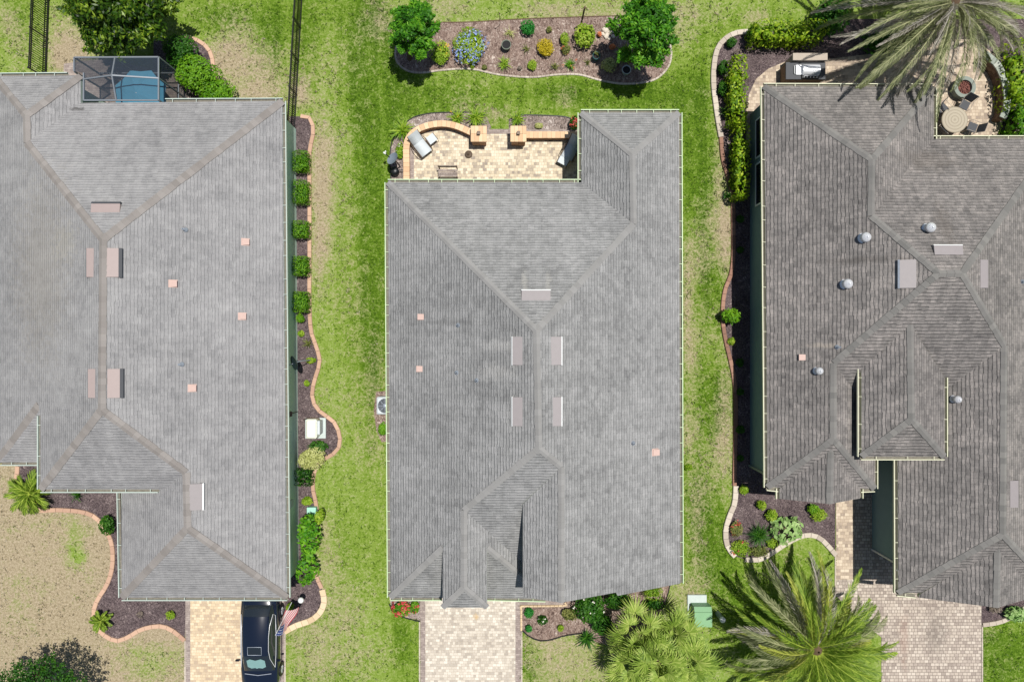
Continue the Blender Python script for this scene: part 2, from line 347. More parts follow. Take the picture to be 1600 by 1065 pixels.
L['gold'] = leafmat('gold flowers', hx(210, 170, 40), hx(226, 190, 60), hx(236, 210, 110), .2)
L['white'] = leafmat('white flowers', hx(210, 206, 190), hx(226, 222, 206), hx(240, 238, 228), .2)
L['grey'] = leafmat('grey dry twigs', hx(84, 76, 66), hx(116, 104, 92), hx(150, 138, 124), .1)
# ---------------------------------------------------------------- ground
DRY = [(500, 250, 13, 55, .6), (503, 320, 15, 60, .72), (498, 400, 10, 40, .6), (520, 225, 18, 20, .3), (470, 145, 10, 20, .7), (545, 330, 20, 130, .22), (530, 460, 40, 60, .16),
 (495, 130, 40, 60, .22), (545, 60, 60, 60, .1), (600, 25, 26, 40, .35), (700, 14, 40, 16, .55), (960, 25, 90, 26, .5), (860, 18, 50, 18, .4), (1070, 60, 24, 20, .3), (1185, 25, 22, 14, .5), (1060, 20, 30, 14, .25),
 (725, 178, 26, 20, .4), (740, 130, 50, 14, .16), (885, 150, 12, 16, .4), (780, 178, 20, 10, .5), (1092, 390, 18, 50, .45), (1072, 460, 9, 60, .6), (1130, 340, 16, 70, .55), (1135, 380, 9, 50, .5), (1078, 560, 12, 50, .5),
 (1110, 520, 22, 40, .3), (1076, 680, 12, 36, .55), (1120, 720, 30, 60, .35), (1135, 600, 12, 60, .4), (1085, 790, 16, 40, .25), (1130, 700, 12, 60, .3), (1088, 860, 14, 60, .35), (1075, 930, 40, 24, .4), (1060, 980, 40, 30, .35), (1130, 210, 14, 70, .4), (1120, 20, 30, 20, .2),
 (350, 95, 40, 30, .55), (330, 110, 20, 20, .4), (375, 60, 30, 40, .3), (400, 110, 40, 30, .4), (410, 150, 30, 20, .45), (380, 145, 40, 12, .45), (300, 30, 30, 20, .12), (10, 30, 14, 20, .5), (30, 75, 20, 30, .4), (85, 50, 12, 50, .5), (105, 90, 22, 24, .9), (125, 80, 22, 20, .7), (108, 45, 10, 20, .5),
 (500, 900, 22, 24, .35), (520, 870, 26, 50, .25), (495, 990, 40, 60, .32), (545, 960, 24, 40, .3), (500, 1040, 30, 30, .3), (590, 1000, 26, 50, .18), (560, 1030, 30, 20, .2), (505, 830, 8, 26, .5), (535, 640, 40, 40, .18), (560, 720, 30, 50, .18), (570, 560, 30, 60, .14), (590, 640, 16, 80, .25), (500, 620, 12, 30, .15),
 (870, 1040, 70, 40, .42), (905, 1000, 60, 20, .3), (940, 1055, 60, 20, .3), (1340, 940, 40, 30, .3), (1180, 900, 24, 14, .2), (1545, 992, 12, 8, .5), (1230, 870, 24, 16, .3), (850, 1000, 30, 12, .3), (1140, 1010, 40, 30, .15), (455, 1000, 14, 40, .2)]
LUSH = [(575, 150, 30, 260, .75), (590, 300, 14, 200, .9), (560, 560, 24, 120, .25), (590, 480, 22, 120, .55), (600, 120, 40, 50, .6), (660, 150, 80, 30, .7), (930, 145, 130, 24, .9), (1000, 150, 60, 20, .5), (1085, 150, 24, 60, .5), (1095, 290, 26, 80, .9), (1085, 200, 16, 60, .6), (1110, 450, 20, 60, .8), (1105, 620, 26, 60, .85), (1090, 760, 18, 60, .6), (1120, 640, 20, 40, .5),
 (1100, 830, 30, 60, .5), (1120, 850, 20, 60, .6), (1560, 1030, 90, 60, 1.0), (620, 940, 14, 60, .45), (635, 1020, 18, 60, .6), (560, 850, 40, 60, .3), (520, 1060, 30, 20, .3), (480, 960, 20, 30, .3), (480, 30, 20, 80, .6), (430, 40, 20, 40, .7), (350, 25, 60, 25, .8), (30, 30, 20, 40, .5), (420, 95, 20, 40, .5), (720, 190, 60, 16, .5), (1150, 920, 60, 50, .5), (1180, 1000, 40, 60, .6), (1250, 880, 50, 24, .4), (830, 1050, 14, 30, .7), (820, 990, 12, 30, .4), (540, 20, 40, 40, .4), (1130, 60, 40, 30, .4), (1220, 20, 40, 20, .3)]
def axis(lo, hi, st, far):
    a = list(np.arange(lo, hi+.01, st)); e = []; d = st*2
    while d < far: e.append(d); d *= 1.8
    return np.array([lo-x for x in reversed(e)]+a+[hi+x for x in e])
def field(X, Y, tab):
    r = np.zeros_like(X)
    for px, py, rx, ry, k in tab:
        p = P(px, py); r += k*np.exp(-.5*(((X-p.x)/M(rx))**2+((Y-p.y)/M(ry))**2)*1.3)
    return r
ax = axis(-27, 27, .3, 330); ay = axis(-19, 19, .3, 330)
X, Y = np.meshgrid(ax, ay); Vg = np.stack([X.ravel(), Y.ravel(), np.zeros(X.size)], 1)
nx, ny = len(ax), len(ay)
ii, jj = np.meshgrid(np.arange(nx-1), np.arange(ny-1)); k0 = (jj*nx+ii).ravel()
lawn = quads('lawn', Vg, np.stack([k0, k0+1, k0+nx+1, k0+nx], 1), np.zeros(len(k0)), MAT['lawn'])
dr = field(X, Y, DRY)*.9+.08
p1 = P(292, 780); fl = (X < p1.x) & (Y < p1.y+2)
dr = np.where(fl, 1.0+.12*np.sin(X*1.3)*np.cos(Y*.9), dr)
for px, py, rx, ry, k in [(115, 855, 12, 34, .55), (60, 860, 26, 8, .2), (30, 905, 12, 10, .3), (90, 940, 18, 8, .25), (140, 900, 8, 14, .25), (60, 820, 14, 8, .35), (140, 830, 10, 8, .4), (20, 830, 16, 14, .3), (100, 810, 30, 10, .25), (240, 1035, 50, 30, .42), (215, 1020, 30, 20, .2), (125, 870, 9, 9, .7), (70, 915, 16, 10, .25), (40, 950, 20, 20, .15), (170, 1050, 40, 20, .12), (110, 990, 12, 8, .25), (290, 1010, 10, 40, .2)]:
    p = P(px, py); dr -= k*np.exp(-.65*(((X-p.x)/M(rx))**2+((Y-p.y)/M(ry))**2))
lu = np.clip(field(X, Y, LUSH)+.12, 0, 1.05)
for nm, arr in (('dry', dr), ('lush', lu)):
    a = lawn.data.attributes.new(nm, 'FLOAT', 'POINT'); a.data.foreach_set('value', arr.ravel().astype(np.float32))
tag(lawn, 'patchy green lawn worn to tan in places, running between the three houses', 'lawn', kind='structure')
BEDS = []
def sheet(name, pts, z, mat, label, cat, smooth=False):
    q = [P(*p) for p in pts]
    if smooth: q = spline(q, 5, True)
    BEDS.append([(v.x, v.y) for v in q])
    b = MB(); b.add([(v.x, v.y, z) for v in q], [list(range(len(q)))], 0)
    o = b.build(name, mat); tag(o, label, cat, kind='structure')
    if o.data.polygons[0].normal.z < 0: o.data.flip_normals()
    return o
E1 = [(470, 182), (482, 183), (489, 195), (489, 215), (484, 238), (484, 300), (484, 400), (484, 480), (487, 520), (495, 542), (500, 565), (493, 590), (488, 612), (491, 630), (503, 645), (520, 656), (530, 675), (531, 695), (522, 708), (505, 718), (492, 735), (489, 760), (494, 785), (496, 810), (490, 850), (489, 875), (495, 900), (504, 922), (506, 938), (500, 955), (485, 968), (463, 976), (444, 986)]
sheet('mulch_bed', E1+[(444, 900), (452, 900), (452, 182)], .012, MAT['lava'], 'purple brown lava rock bed along the wall of the left house', 'garden bed')
E2 = [(28, 728), (27, 745), (24, 762), (36, 786), (50, 792), (62, 797), (90, 796), (128, 799), (150, 808), (168, 830), (176, 855), (176, 885), (168, 912), (152, 938), (147, 958), (151, 978), (166, 993), (184, 1000), (201, 994), (222, 982), (250, 977), (270, 984), (289, 1000)]
sheet('mulch_bed', E2+[(292, 900), (200, 880), (200, 700), (28, 700)], .012, MAT['lava'], 'brown lava rock bed in front of the left house', 'garden bed')
E3 = [(285, 57), (300, 60), (318, 69), (330, 84), (333, 100), (338, 130)]
sheet('mulch_bed', [(240, 60)]+E3+[(345, 185), (240, 185)], .012, MAT['lava'], 'small lava rock bed beside the pool cage', 'garden bed')
E4 = [(668, 35), (640, 44), (624, 60), (618, 80), (621, 98), (637, 111), (660, 114), (690, 110), (735, 108), (780, 117), (830, 121), (870, 117), (905, 117), (935, 125), (968, 131), (1000, 130), (1026, 123), (1044, 105), (1049, 85), (1047, 70), (1043, 50), (1010, 24)]
sheet('mulch_bed', E4+[(900, 27), (800, 31), (730, 35)], .012, MAT['bark'], 'long island bed of pink brown bark behind the middle house', 'garden bed')
E5a = [(611, 284), (610, 235), (619, 208), (642, 186), (668, 178), (700, 176), (738, 176), (760, 181)]
sheet('mulch_bed', E5a+[(768, 200), (735, 212), (690, 200), (645, 222), (637, 300), (611, 300)], .012, MAT['bark2'], 'bark and gravel strip outside the curved seat wall', 'garden bed')
E5b = [(795, 188), (806, 181), (822, 180), (860, 181), (884, 183), (905, 190)]
sheet('mulch_bed', E5b+[(912, 212), (795, 212)], .012, MAT['bark2'], 'bark and gravel strip behind the straight seat wall', 'garden bed')
sheet('mulch_bed', [(608, 930), (612, 950), (630, 963), (658, 969), (658, 880), (612, 880)], .012, MAT['bark2'], 'tiny bark bed left of the middle driveway', 'garden bed')
E6 = [(816, 984), (828, 994), (845, 1000), (862, 998), (882, 992), (910, 988), (930, 1002), (960, 1010), (1000, 1004), (1030, 960), (1044, 925), (1048, 900)]
sheet('mulch_bed', [(816, 880)]+E6+[(1048, 860), (816, 860)], .012, MAT['bark'], 'bark bed between the middle house front and the fan palm', 'garden bed')
E7 = [(588, 612), (584, 640), (588, 672), (596, 690)]
sheet('mulch_bed', [(640, 606)]+E7+[(640, 690)], .012, MAT['bark'], 'narrow bark bed around the air conditioner', 'garden bed')
E8a = [(1172, 51), (1152, 52), (1135, 60), (1122, 74), (1116, 95), (1114, 125), (1116, 150), (1121, 187), (1126, 215)]
E8b = [(1126, 215), (1129, 250), (1138, 280), (1144, 310), (1145, 350), (1145, 400), (1141, 430), (1133, 450), (1129, 475), (1129, 505), (1134, 535), (1140, 560), (1146, 590), (1149, 630), (1148, 700), (1147, 740), (1147, 758)]
E8c = [(1149, 758), (1147, 785), (1139, 805), (1133, 830), (1136, 852), (1148, 868)]
E8d = [(1163, 873), (1186, 873), (1205, 863), (1226, 849), (1250, 837), (1268, 835), (1282, 841), (1294, 853), (1305, 866)]
sheet('mulch_bed', E8a+E8b[1:]+E8c[1:]+E8d+[(1306, 700), (1250, 640), (1250, 130), (1340, 100), (1640, 260), (1640, 30), (1320, 30), (1290, 45)], .012, MAT['lava'], 'dark lava rock bed wrapping the right house', 'garden bed')
sheet('mulch_bed', [(1500, 900), (1505, 975), (1534, 975), (1560, 971), (1580, 962), (1600, 950), (1620, 900)], .012, MAT['lava'], 'lava rock bed right of the right driveway', 'garden bed')
sheet('driveway', [(297, 880), (297, 1200), (431, 1200), (431, 880)], .02, MAT['paver_drive_l'], 'buff paver driveway under the black car', 'driveway')
sheet('driveway', [(664, 860), (664, 1200), (806, 1200), (806, 860)], .02, MAT['paver_drive_c'], 'cream paver driveway of the middle house', 'driveway')
sheet('driveway', [(1335, 700), (1335, 905), (1306, 905), (1306, 930), (1340, 965), (1377, 995), (1377, 1200), (1533, 1200), (1533, 800), (1500, 700)], .02, MAT['paver_drive_r'], 'weathered tan paver driveway of the right house', 'driveway')
sheet('path', [(1306, 720), (1306, 904.8), (1334.8, 904.8), (1334.8, 720)], .02, MAT['paver_walk_r'], 'tan paver path to the entry of the right house', 'path')
sheet('patio', [(637, 330), (637, 228), (645, 212), (662, 202), (690, 198), (720, 202), (745, 208), (920, 208), (920, 330)], .02, MAT['paver_patio'], 'cream paver patio behind the middle house', 'patio')
sheet('patio', [(1166, 195), (1166, 172), (1170, 148), (1181, 124), (1200, 108), (1226, 97), (1300, 92), (1400, 80), (1460, 62), (1520, 62), (1552, 84), (1570, 112), (1575, 150), (1570, 185), (1556, 213), (1556, 250), (1480, 260), (1166, 230)], .02, MAT['paver_walk_r'], 'tan paver patio behind the right house', 'patio')
sheet('patio', [(100, 100), (100, 260), (330, 260), (296, 190), (296, 120), (160, 92)], .02, MAT['band'], 'shaded grey paver deck inside the screen cage', 'patio')
def bandsheet(px0, py0, px1, py1, label):
    sheet('path', [(px0, py0), (px1, py0), (px1, py1), (px0, py1)], .026, MAT['band'], label, 'paver border')
bandsheet(290, 880, 297.6, 1200, 'mauve paver border left of the left driveway')
bandsheet(430.4, 880, 444.5, 1200, 'mauve paver border right of the left driveway')
bandsheet(657, 860, 664.6, 1200, 'mauve paver border left of the middle driveway')
bandsheet(805.4, 860, 814, 1200, 'mauve paver border right of the middle driveway')
bandsheet(637, 232, 647, 330, 'mauve paver border at the left edge of the patio')
bandsheet(735, 202, 900, 209.5, 'mauve paver border across the back of the patio')
bandsheet(814.2, 937, 880, 944, 'mauve paver border along the middle house front')
def edging(path, w_, h_, mat, seg, label, name='bed_edging', gap=.014, tones=True, z=0.0, group=None):
    q = spline([P(*p) for p in path], 8); b = MB(); acc = 0; st = 0
    # resample
    L_ = [0]
    for i in range(1, len(q)): L_.append(L_[-1]+(q[i]-q[i-1]).length)
    seg *= .42; n = max(2, int(L_[-1]/seg)); pts = []; tn = .5
    j = 0
    for i in range(n+1):
        s = L_[-1]*i/n
        while j < len(L_)-2 and L_[j+1] < s: j += 1
        t = (s-L_[j])/max(1e-6, L_[j+1]-L_[j]); pts.append(q[j].lerp(q[j+1], t))
    nrm = []
    for i in range(n+1):
        d = (pts[min(i+1, n)]-pts[max(i-1, 0)]); d.z = 0; d.normalize(); nrm.append(Vector((-d.y, d.x, 0)))
    for i in range(n):
        A, B = pts[i], pts[i+1]; d = (B-A).normalized(); A2 = A+d*gap*.5; B2 = B-d*gap*.5; hh = h_+RND.uniform(-.006, .006); r = min(.02, w_*.2)
        prof = [(-w_/2, 0), (-w_/2, hh-r), (-w_/2+r, hh), (w_/2-r, hh), (w_/2, hh-r), (w_/2, 0)]
        vs = [(A2+nrm[i]*o+Vector((0, 0, zz+z))) for o, zz in prof]+[(B2+nrm[i+1]*o+Vector((0, 0, zz+z))) for o, zz in prof]
        fs = [(k, k+6, k+7, k+1) for k in range(5)]+[(0, 1, 2, 3, 4, 5), (11, 10, 9, 8, 7, 6)]
        if RND.random() < .45: tn = RND.random()
        b.add(vs, fs, 0, tn)
    o = b.build(name, mat, loc=(pts[0].x, pts[0].y, 0)); tag(o, label, 'edging', group); return o
edging(E1[:25], .2, .09, MAT['curb_p'], 1.1, 'winding peach concrete edging between the side lawn and the left house bed')
edging([(489, 875), (495, 900), (503, 918)], .2, .09, MAT['curb_p'], .8, 'short peach edging below the leaning side shrub')
edging([(503.5, 920), (507, 938), (501, 955), (486, 968), (463, 976), (445, 986)], .3, .09, MAT['curb_y'], .75, 'thick buff block edging curving round the garden light')
edging(E2, .22, .08, MAT['curb_p'], .9, 'peach edging winding round the front bed of the left house')
edging(E3, .2, .08, MAT['curb_p'], .9, 'short peach edging arc beside the pool cage shrubs')
edging(E4[2:-1], .1, .05, MAT['curb_w'], .5, 'thin pale stone edging around the island bed')
edging(E4[-1:]+[(900, 27), (800, 31), (730, 35), (668, 35)], .06, .03, MAT['soil'], .6, 'thin brown edging along the back of the island bed')
edging(E5a, .05, .06, MAT['black'], .8, 'thin black edging outside the curved seat wall')
edging(E5b, .05, .06, MAT['black'], .8, 'thin black edging behind the straight seat wall')
edging([(608, 942), (613, 953), (632, 964), (657, 970)], .05, .05, MAT['black'], .8, 'thin black edging around the red flower bed')
edging(E6[:6], .06, .07, MAT['black'], .8, 'thin black edging below the front bark bed')
edging(E6[-4:], .05, .05, MAT['black'], .8, 'thin black edging at the right end of the front bark bed')
edging([(814.5, 984), (814.5, 948), (815.5, 946), (881, 945), (882, 940)], .1, .09, MAT['curb_y'], .5, 'narrow cream edging at the corner of the middle driveway')
edging(E8a, .26, .13, MAT['curb_w'], .8, 'pale stone edging at the hedge corner of the right house')
edging(E8b, .2, .12, MAT['curb_b'], .8, 'long brown clay edging down the side of the right house')
edging(E8c, .27, .13, MAT['curb_w'], .8, 'pale stone edging left of the entry bed of the right house')
edging(E8d, .25, .11, MAT['curb_w'], .8, 'pale stone edging below the entry bed of the right house')
edging([(1534, 975), (1560, 971), (1580, 962), (1600, 948)], .22, .1, MAT['curb_w'], .8, 'pale stone edging right of the right driveway')
for x0, y0, y1, lb in ((445.5, 986, 1200, 'white kerb strip right of the left driveway'), (655.6, 970, 1200, 'white kerb strip left of the middle driveway'), (815.2, 985, 1200, 'white kerb strip right of the middle driveway'), (289.4, 1000, 1200, 'white kerb strip left of the left driveway'), (1534.5, 975, 1200, 'white kerb strip right of the right driveway'), (1305, 866, 930, 'white kerb strip left of the entry path')):
    edging([(x0, y0), (x0, (y0+y1)/2), (x0, y1)], .07, .04, MAT['curb_w'], 1.0, lb)
# ---------------------------------------------------------------- houses
def tri_hit(tris, px, py):
    o = Vector((0, 0, H)); d = Vector(((px-800)/F, (532.5-py)/F, -1)); best = None
    from mathutils.geometry import intersect_ray_tri
    for a, b, c, n in tris:
        h = intersect_ray_tri(a, b, c, d, o, True)
        if h and (best is None or h.z > best[0].z): best = (h.copy(), n)
    return best
def roof_mesh(house, faces, mat, fascia, thick=.16):
    """faces: lists of corner points; one planar roof slope each"""
    me = bpy.data.meshes.new('roof'); vs = []; fs = []; uvs = []; mi = []; tris = []; key = {}
    edges = {}
    for f in faces:
        f = [Vector(p) for p in f]; n = Vector((0, 0, 0))
        for i in range(len(f)): a, b = f[i], f[(i+1) % len(f)]; n += Vector(((a.y-b.y)*(a.z+b.z), (a.z-b.z)*(a.x+b.x), (a.x-b.x)*(a.y+b.y)))
        if n.z < 0: f.reverse(); n = -n
        n.normalize(); ax_ = abs(n.x) > abs(n.y)
        dn = Vector((math.copysign(1, n.x), 0, 0)) if ax_ else Vector((0, math.copysign(1, n.y), 0))
        u = Vector((-dn.y, dn.x, 0)); sl_ = math.sqrt(1.25); k = len(vs)
        vs += f; fs.append(list(range(k, k+len(f)))); mi.append(0)
        uvs += [(p.dot(u)+50, -p.dot(dn)*sl_+80) for p in f]
        from mathutils.geometry import tessellate_polygon
        for t in tessellate_polygon([f]): tris.append((f[t[0]], f[t[1]], f[t[2]], n))
        for i in range(len(f)):
            a, b = f[i], f[(i+1) % len(f)]; ka = tuple(round(c, 2) for c in a); kb = tuple(round(c, 2) for c in b)
            edges.setdefault(frozenset((ka, kb)), []).append((a, b, u, dn))
    for e in edges.values():
        if len(e) == 1:
            a, b, _, _ = e[0]
            if (a-b).length < .02: continue
            k = len(vs); dz = Vector((0, 0, thick)); vs += [a, b, b-dz, a-dz]; fs.append([k, k+3, k+2, k+1]); mi.append(1); uvs += [(0, 0)]*4
    base = house.location
    me.from_pydata([tuple(v-base) for v in vs], [], fs); me.materials.append(mat); me.materials.append(fascia)
    me.polygons.foreach_set('material_index', mi)
    ul = me.uv_layers.new(name='uv'); ul.data.foreach_set('uv', [c for uv in uvs for c in uv])
    o = bpy.data.objects.new('roof', me); S.collection.objects.link(o); o.parent = house
    return o, tris
def caps(roof, segs, mat, wd=.3, seg=.26, up=.02):
    for A, B, k in segs:
        b = MB(); A = Vector(A); B = Vector(B)
        if A.z > B.z: A, B = B, A
        d = B-A; Ln = d.length; n = max(1, int(Ln/seg)); dh = Vector((d.x, d.y, 0)).normalized(); s = Vector((-dh.y, dh.x, 0))
        for i in range(n):
            a = A+d*(i/n); c = A+d*((i+1)/n); w_ = wd/2*RND.uniform(.93, 1.07)
            l1, l2 = up+.014, up+.003
            vs = [a+s*w_+Vector((0, 0, l1-k*w_)), a+Vector((0, 0, l1+.012)), a-s*w_+Vector((0, 0, l1-k*w_)), c+s*w_+Vector((0, 0, l2-k*w_)), c+Vector((0, 0, l2+.012)), c-s*w_+Vector((0, 0, l2-k*w_))]
            lo = [v-Vector((0, 0, .03)) for v in vs]
            b.add(vs+lo, [(0, 1, 4, 3), (1, 2, 5, 4), (0, 6, 7, 1), (1, 7, 8, 2), (0, 3, 9, 6), (2, 8, 11, 5)], 0, RND.random())
        b.build('ridge_cap', mat, roof)
def walls(house, ring, top, mat, extra=()):
    b = MB(); n = len(ring)
    vs = [(x, y, 0) for x, y in ring]+[(x, y, top) for x, y in ring]
    b.add(vs, [(i, (i+1) % n, n+(i+1) % n, n+i) for i in range(n)], 0, .5); 
    for e in extra: b.add(e, [list(range(len(e)))], 0, .5)
    return b.build('wall', mat, house)
def gutters(house, runs, mat, straps=.75):
    """runs: (list of roof edge points); the trough hangs outside each edge"""
    for pts, side in runs:
        pts = [Vector(p) for p in pts]; b = MB()
        for A, B in zip(pts[:-1], pts[1:]):
            d = (B-A).normalized(); o = Vector((-d.y, d.x, 0))*side; A2 = A-d*.0; B2 = B+d*.0
            w_ = .125; prof = [(-.01, 0.0, 0), (0.0, -.09, 0), (w_, -.09, 1), (w_, .02, 1), (w_+.036, .02, 1), (w_+.036, -.1, 1), (-.01, -.1, 1)]
            q = [[X_+o*u+Vector((0, 0, z-.03)) for u, z, _ in prof] for X_ in (A2-d*.01, B2+d*.01)]
            for k in range(6):
                b.add([q[0][k], q[0][k+1], q[1][k+1], q[1][k]], [(0, 1, 2, 3)], 1 if k < 2 else 0, .5)
            n = 0 if (B-A).length < .8 else max(1, int((B-A).length/straps))
            for i in range(n):
                t = (i+.5+RND.uniform(-.2, .2))/n; c = A.lerp(B, t)+o*(w_/2+.0)+Vector((0, 0, .0))
                R = Matrix((d, o, Vector((0, 0, 1)))).transposed()
                b.box(c, (.022, w_+.05, .012), R=R, m=0)
        b.build('gutter', [mat, MAT['gut_in']], house)
def frame_of(n, dn):
    """axes on a slope: u along the eave, v down the slope, n out"""
    v = (dn-n*dn.dot(n)).normalized(); u = v.cross(n).normalized() ; return u, v
def slopedir(n): return Vector((math.copysign(1, n.x), 0, 0)) if abs(n.x) > abs(n.y) else Vector((0, math.copysign(1, n.y), 0))
def ridge_vent(roof, tris, px0, py0, px1, py1, topmat, lipmat):
    lp = .55 if lipmat == MAT['sling_d'] else .78
    h, n = tri_hit(tris, (px0+px1)/2, (py0+py1)/2); dn = slopedir(n); u, v = frame_of(n, dn)
    sc = (H-h.z)/F; dx, dy = (px1-px0)*sc, (py1-py0)*sc
    Lu, Lv = (dy, dx*1.05) if abs(dn.x) > .5 else (dx, dy*1.05)
    b = MB(); R = Matrix((u, v, u.cross(v))).transposed(); nn = u.cross(v)
    if nn.z < 0: nn = -nn
    hi = .14
    def q(a, c, z): return h+u*a*Lu/2+v*c*Lv/2+nn*z
    vs = [q(-1, -1, .01), q(1, -1, .01), q(1, lp, hi), q(-1, lp, hi), q(-1, lp, 0), q(1, lp, 0), q(-1, -1, 0), q(1, -1, 0)]
    b.add(vs, [(0, 1, 2, 3), (0, 3, 4, 6), (1, 7, 5, 2), (3, 2, 5, 4)], 0, .5)
    o = b.build('ridge_vent', [topmat], roof)
    b = MB(); vs = [q(-1.02, lp, hi+.008), q(1.02, lp, hi+.008), q(1.02, 1.0, hi+.0), q(-1.02, 1.0, hi+.0), q(1.02, 1.02, hi-.05), q(-1.02, 1.02, hi-.05), q(-1.02, .98, 0.02), q(1.02, .98, .02)]
    b.add(vs, [(0, 1, 2, 3), (3, 2, 4, 5), (5, 4, 7, 6)], 0, .5)
    b.build('vent_lip', [lipmat], o)
def small_vent(roof, tris, px, py, mat):
    h, n = tri_hit(tris, px, py); dn = slopedir(n); u, v = frame_of(n, dn); nn = n
    b = MB(); q = lambda a, c, z: h+u*a+v*c+nn*z
    b.add([q(-.17, -.2, .006), q(.17, -.2, .006), q(.17, .17, .006), q(-.17, .17, .006)], [(0, 1, 2, 3)], 0, .3)
    vs = [q(-.13, -.13, .03), q(.13, -.13, .03), q(.14, .14, .14), q(-.14, .14, .14), q(-.13, -.13, 0), q(.13, -.13, 0), q(.14, .12, 0), q(-.14, .12, 0)]
    b.add(vs, [(0, 1, 2, 3), (0, 3, 7, 4), (1, 5, 6, 2), (3, 2, 6, 7), (0, 4, 5, 1)], 0, .8)
    b.build('exhaust_vent', mat, roof)
def pipe(roof, tris, px, py, hgt=.3):
    h, n = tri_hit(tris, px, py); b = MB(); b.lathe(h, [(.11, .0), (.09, .05), (.045, .09), (.04, hgt), (.03, hgt), (.03, hgt-.1)], 10)
    b.build('vent_pipe', MAT['lead'], roof)
def turbine(roof, tris, px, py, r=.2):
    h, n = tri_hit(tris, px, py); b = MB(); h = h-Vector((0, 0, .05))
    b.lathe(h, [(r*1.15, .04), (r*.7, .1), (r*.68, .2)], 18)
    b.build('turbine_vent', MAT['alum'], roof).name = 'turbine_vent'
    t = roof.children[-1] if roof.children else roof
    b = MB(); b.lathe(h, [(r*.75, .2), (r*1.05, .27), (r*1.1, .33), (r*.95, .42), (r*.6, .47), (r*.55, .475), (r*.5, .5), (r*.2, .515), (0, .52)], 18)
    for i in range(16):
        a = 2*math.pi*i/16; c, s_ = math.cos(a), math.sin(a); b.tube([h+Vector((c*r*1.02, s_*r*1.02, .24)), h+Vector((c*r*1.13, s_*r*1.13, .33)), h+Vector((c*r*.62, s_*r*.62, .48))], .012, 4)
    b.lathe(h, [(r*.28, .515), (r*.28, .54), (0, .545)], 12)
    o = b.build('turbine_head', MAT['alum'], roof); return o
WV = lambda x, y, z: Vector((x, y, z))
# --- middle house
hc = empty('house', (1, -2, 0), 'middle house with grey shingle hip roof and pale green gutters', 'house')
a, bb, c, d, e = P(606, 285, 2.9), P(908, 285, 2.9), P(908, 176, 2.9), P(1061, 176, 2.9), P(1063, 911, 2.9)
r1, r2, ap, ap2 = P(988, 241, 4.13), P(990, 350, 4.13), P(838, 516, 6.4), P(842, 700, 6.4)
g1, g2, tp, gb = P(877, 729, 5.86), P(877, 941, 5.86), P(817, 787, 5.05), P(817, 932, 5.05)
j1, j2, n1, s = P(962, 925, 4.6), P(986, 926, 4.23), P(725, 797, 4.81), P(610, 933, 2.9)
j1b = WV(j1.x+.1, j2.y, 4.55)
n2 = WV(n1.x, -8.29, 4.81); gc = WV(1.7, -12.1, 2.9); vb = WV(1.7, -11.46, 2.9)
pw, pe, psw, pse, pr = WV(-3.12, -9.29, 4.31), WV(-1.12, -9.29, 4.31), WV(-3.12, -11.97, 4.31), WV(-1.12, -11.97, 4.31), WV(n1.x, -10.9, 4.81)
roofc, tc = roof_mesh(hc, [[a, bb, r2, ap], [bb, c, r1, r2], [c, d, r1], [d, e, j2, j1b, j1, g2, g1, ap2, ap, r2, r1], [a, ap, ap2, n1, n2, s], [ap2, n1, vb, WV(2.3, -11.46, 2.9), g1],
  [g1, tp, gb, g2], [n1, n2, gc, vb], [n2, s, gc], [n2, pw, psw, pr], [n2, pe, pse, pr], [pr, psw, pse]], MAT['roof_c'], MAT['gut_c'])
HIP, RDG = .35, .5
caps(roofc, [(a, ap, HIP), (ap, ap2, RDG), (r2, ap, HIP), (c, r1, HIP), (d, r1, HIP), (r1, r2, RDG), (ap2, n1, HIP), (ap2, g1, HIP), (g1, g2, RDG), (s, pw, HIP), (n1, n2, RDG), (n2, pr, RDG), (pr, psw, HIP), (pr, pse, HIP), (pe, gc, HIP)], MAT['cap_c'], .28)
walls(hc, [(-5.55, 7.15), (3.55, 7.15), (3.55, 10.45), (7.6, 10.45), (7.6, -10.95), (1.3, -10.95), (1.3, -11.7), (-5.45, -11.7)], 2.86, MAT['wall_c'],
  [[(.7, -10.9, 2.8), (7.6, -10.9, 2.8), (2.1, -10.9, 5.55), (.7, -10.9, 4.9)], [(.62, -10.9, 2.8), (.62, -7.4, 4.9), (.62, -10.9, 4.95)], [(-3.0, -11.8, 2.9), (-1.25, -11.8, 2.9), (-1.25, -11.8, 4.3), (-3.0, -11.8, 4.3)], [(-3.0, -11.8, 2.9), (-3.0, -9.4, 4.2), (-3.0, -11.8, 4.3)], [(-1.25, -11.8, 2.9), (-1.25, -9.4, 4.2), (-1.25, -11.8, 4.3)]])
gutters(hc, [([a, s], -1), ([bb, a], -1), ([c, bb], -1), ([c, d], 1), ([d, e], 1), ([s, P(690, 933, 2.9)], -1), ([P(761, 933, 2.9), P(852, 935, 2.9)], -1)], MAT['gut_c'])
for q in ((801, 526, 817, 570), (801, 620, 817, 665), (860, 526, 877, 570), (860, 620, 877, 665), (815, 454, 860, 470)): ridge_vent(roofc, tc, *q, MAT['mauve'], MAT['white'])
for q in ((659, 495), (657, 576), (1024, 706)): small_vent(roofc, tc, *q, MAT['peach'])
for q in ((716, 508), (714, 582), (745, 594), (989, 692)): pipe(roofc, tc, *q)
b_ = MB(); h_, n_ = tri_hit(tc, 700, 582.5); b_.box(h_+Vector((0, 0, .012)), (.75, .06, .008), R=Matrix.Rotation(-math.atan(.5), 3, 'Y')); b_.build('flashing', MAT['lead'], roofc)
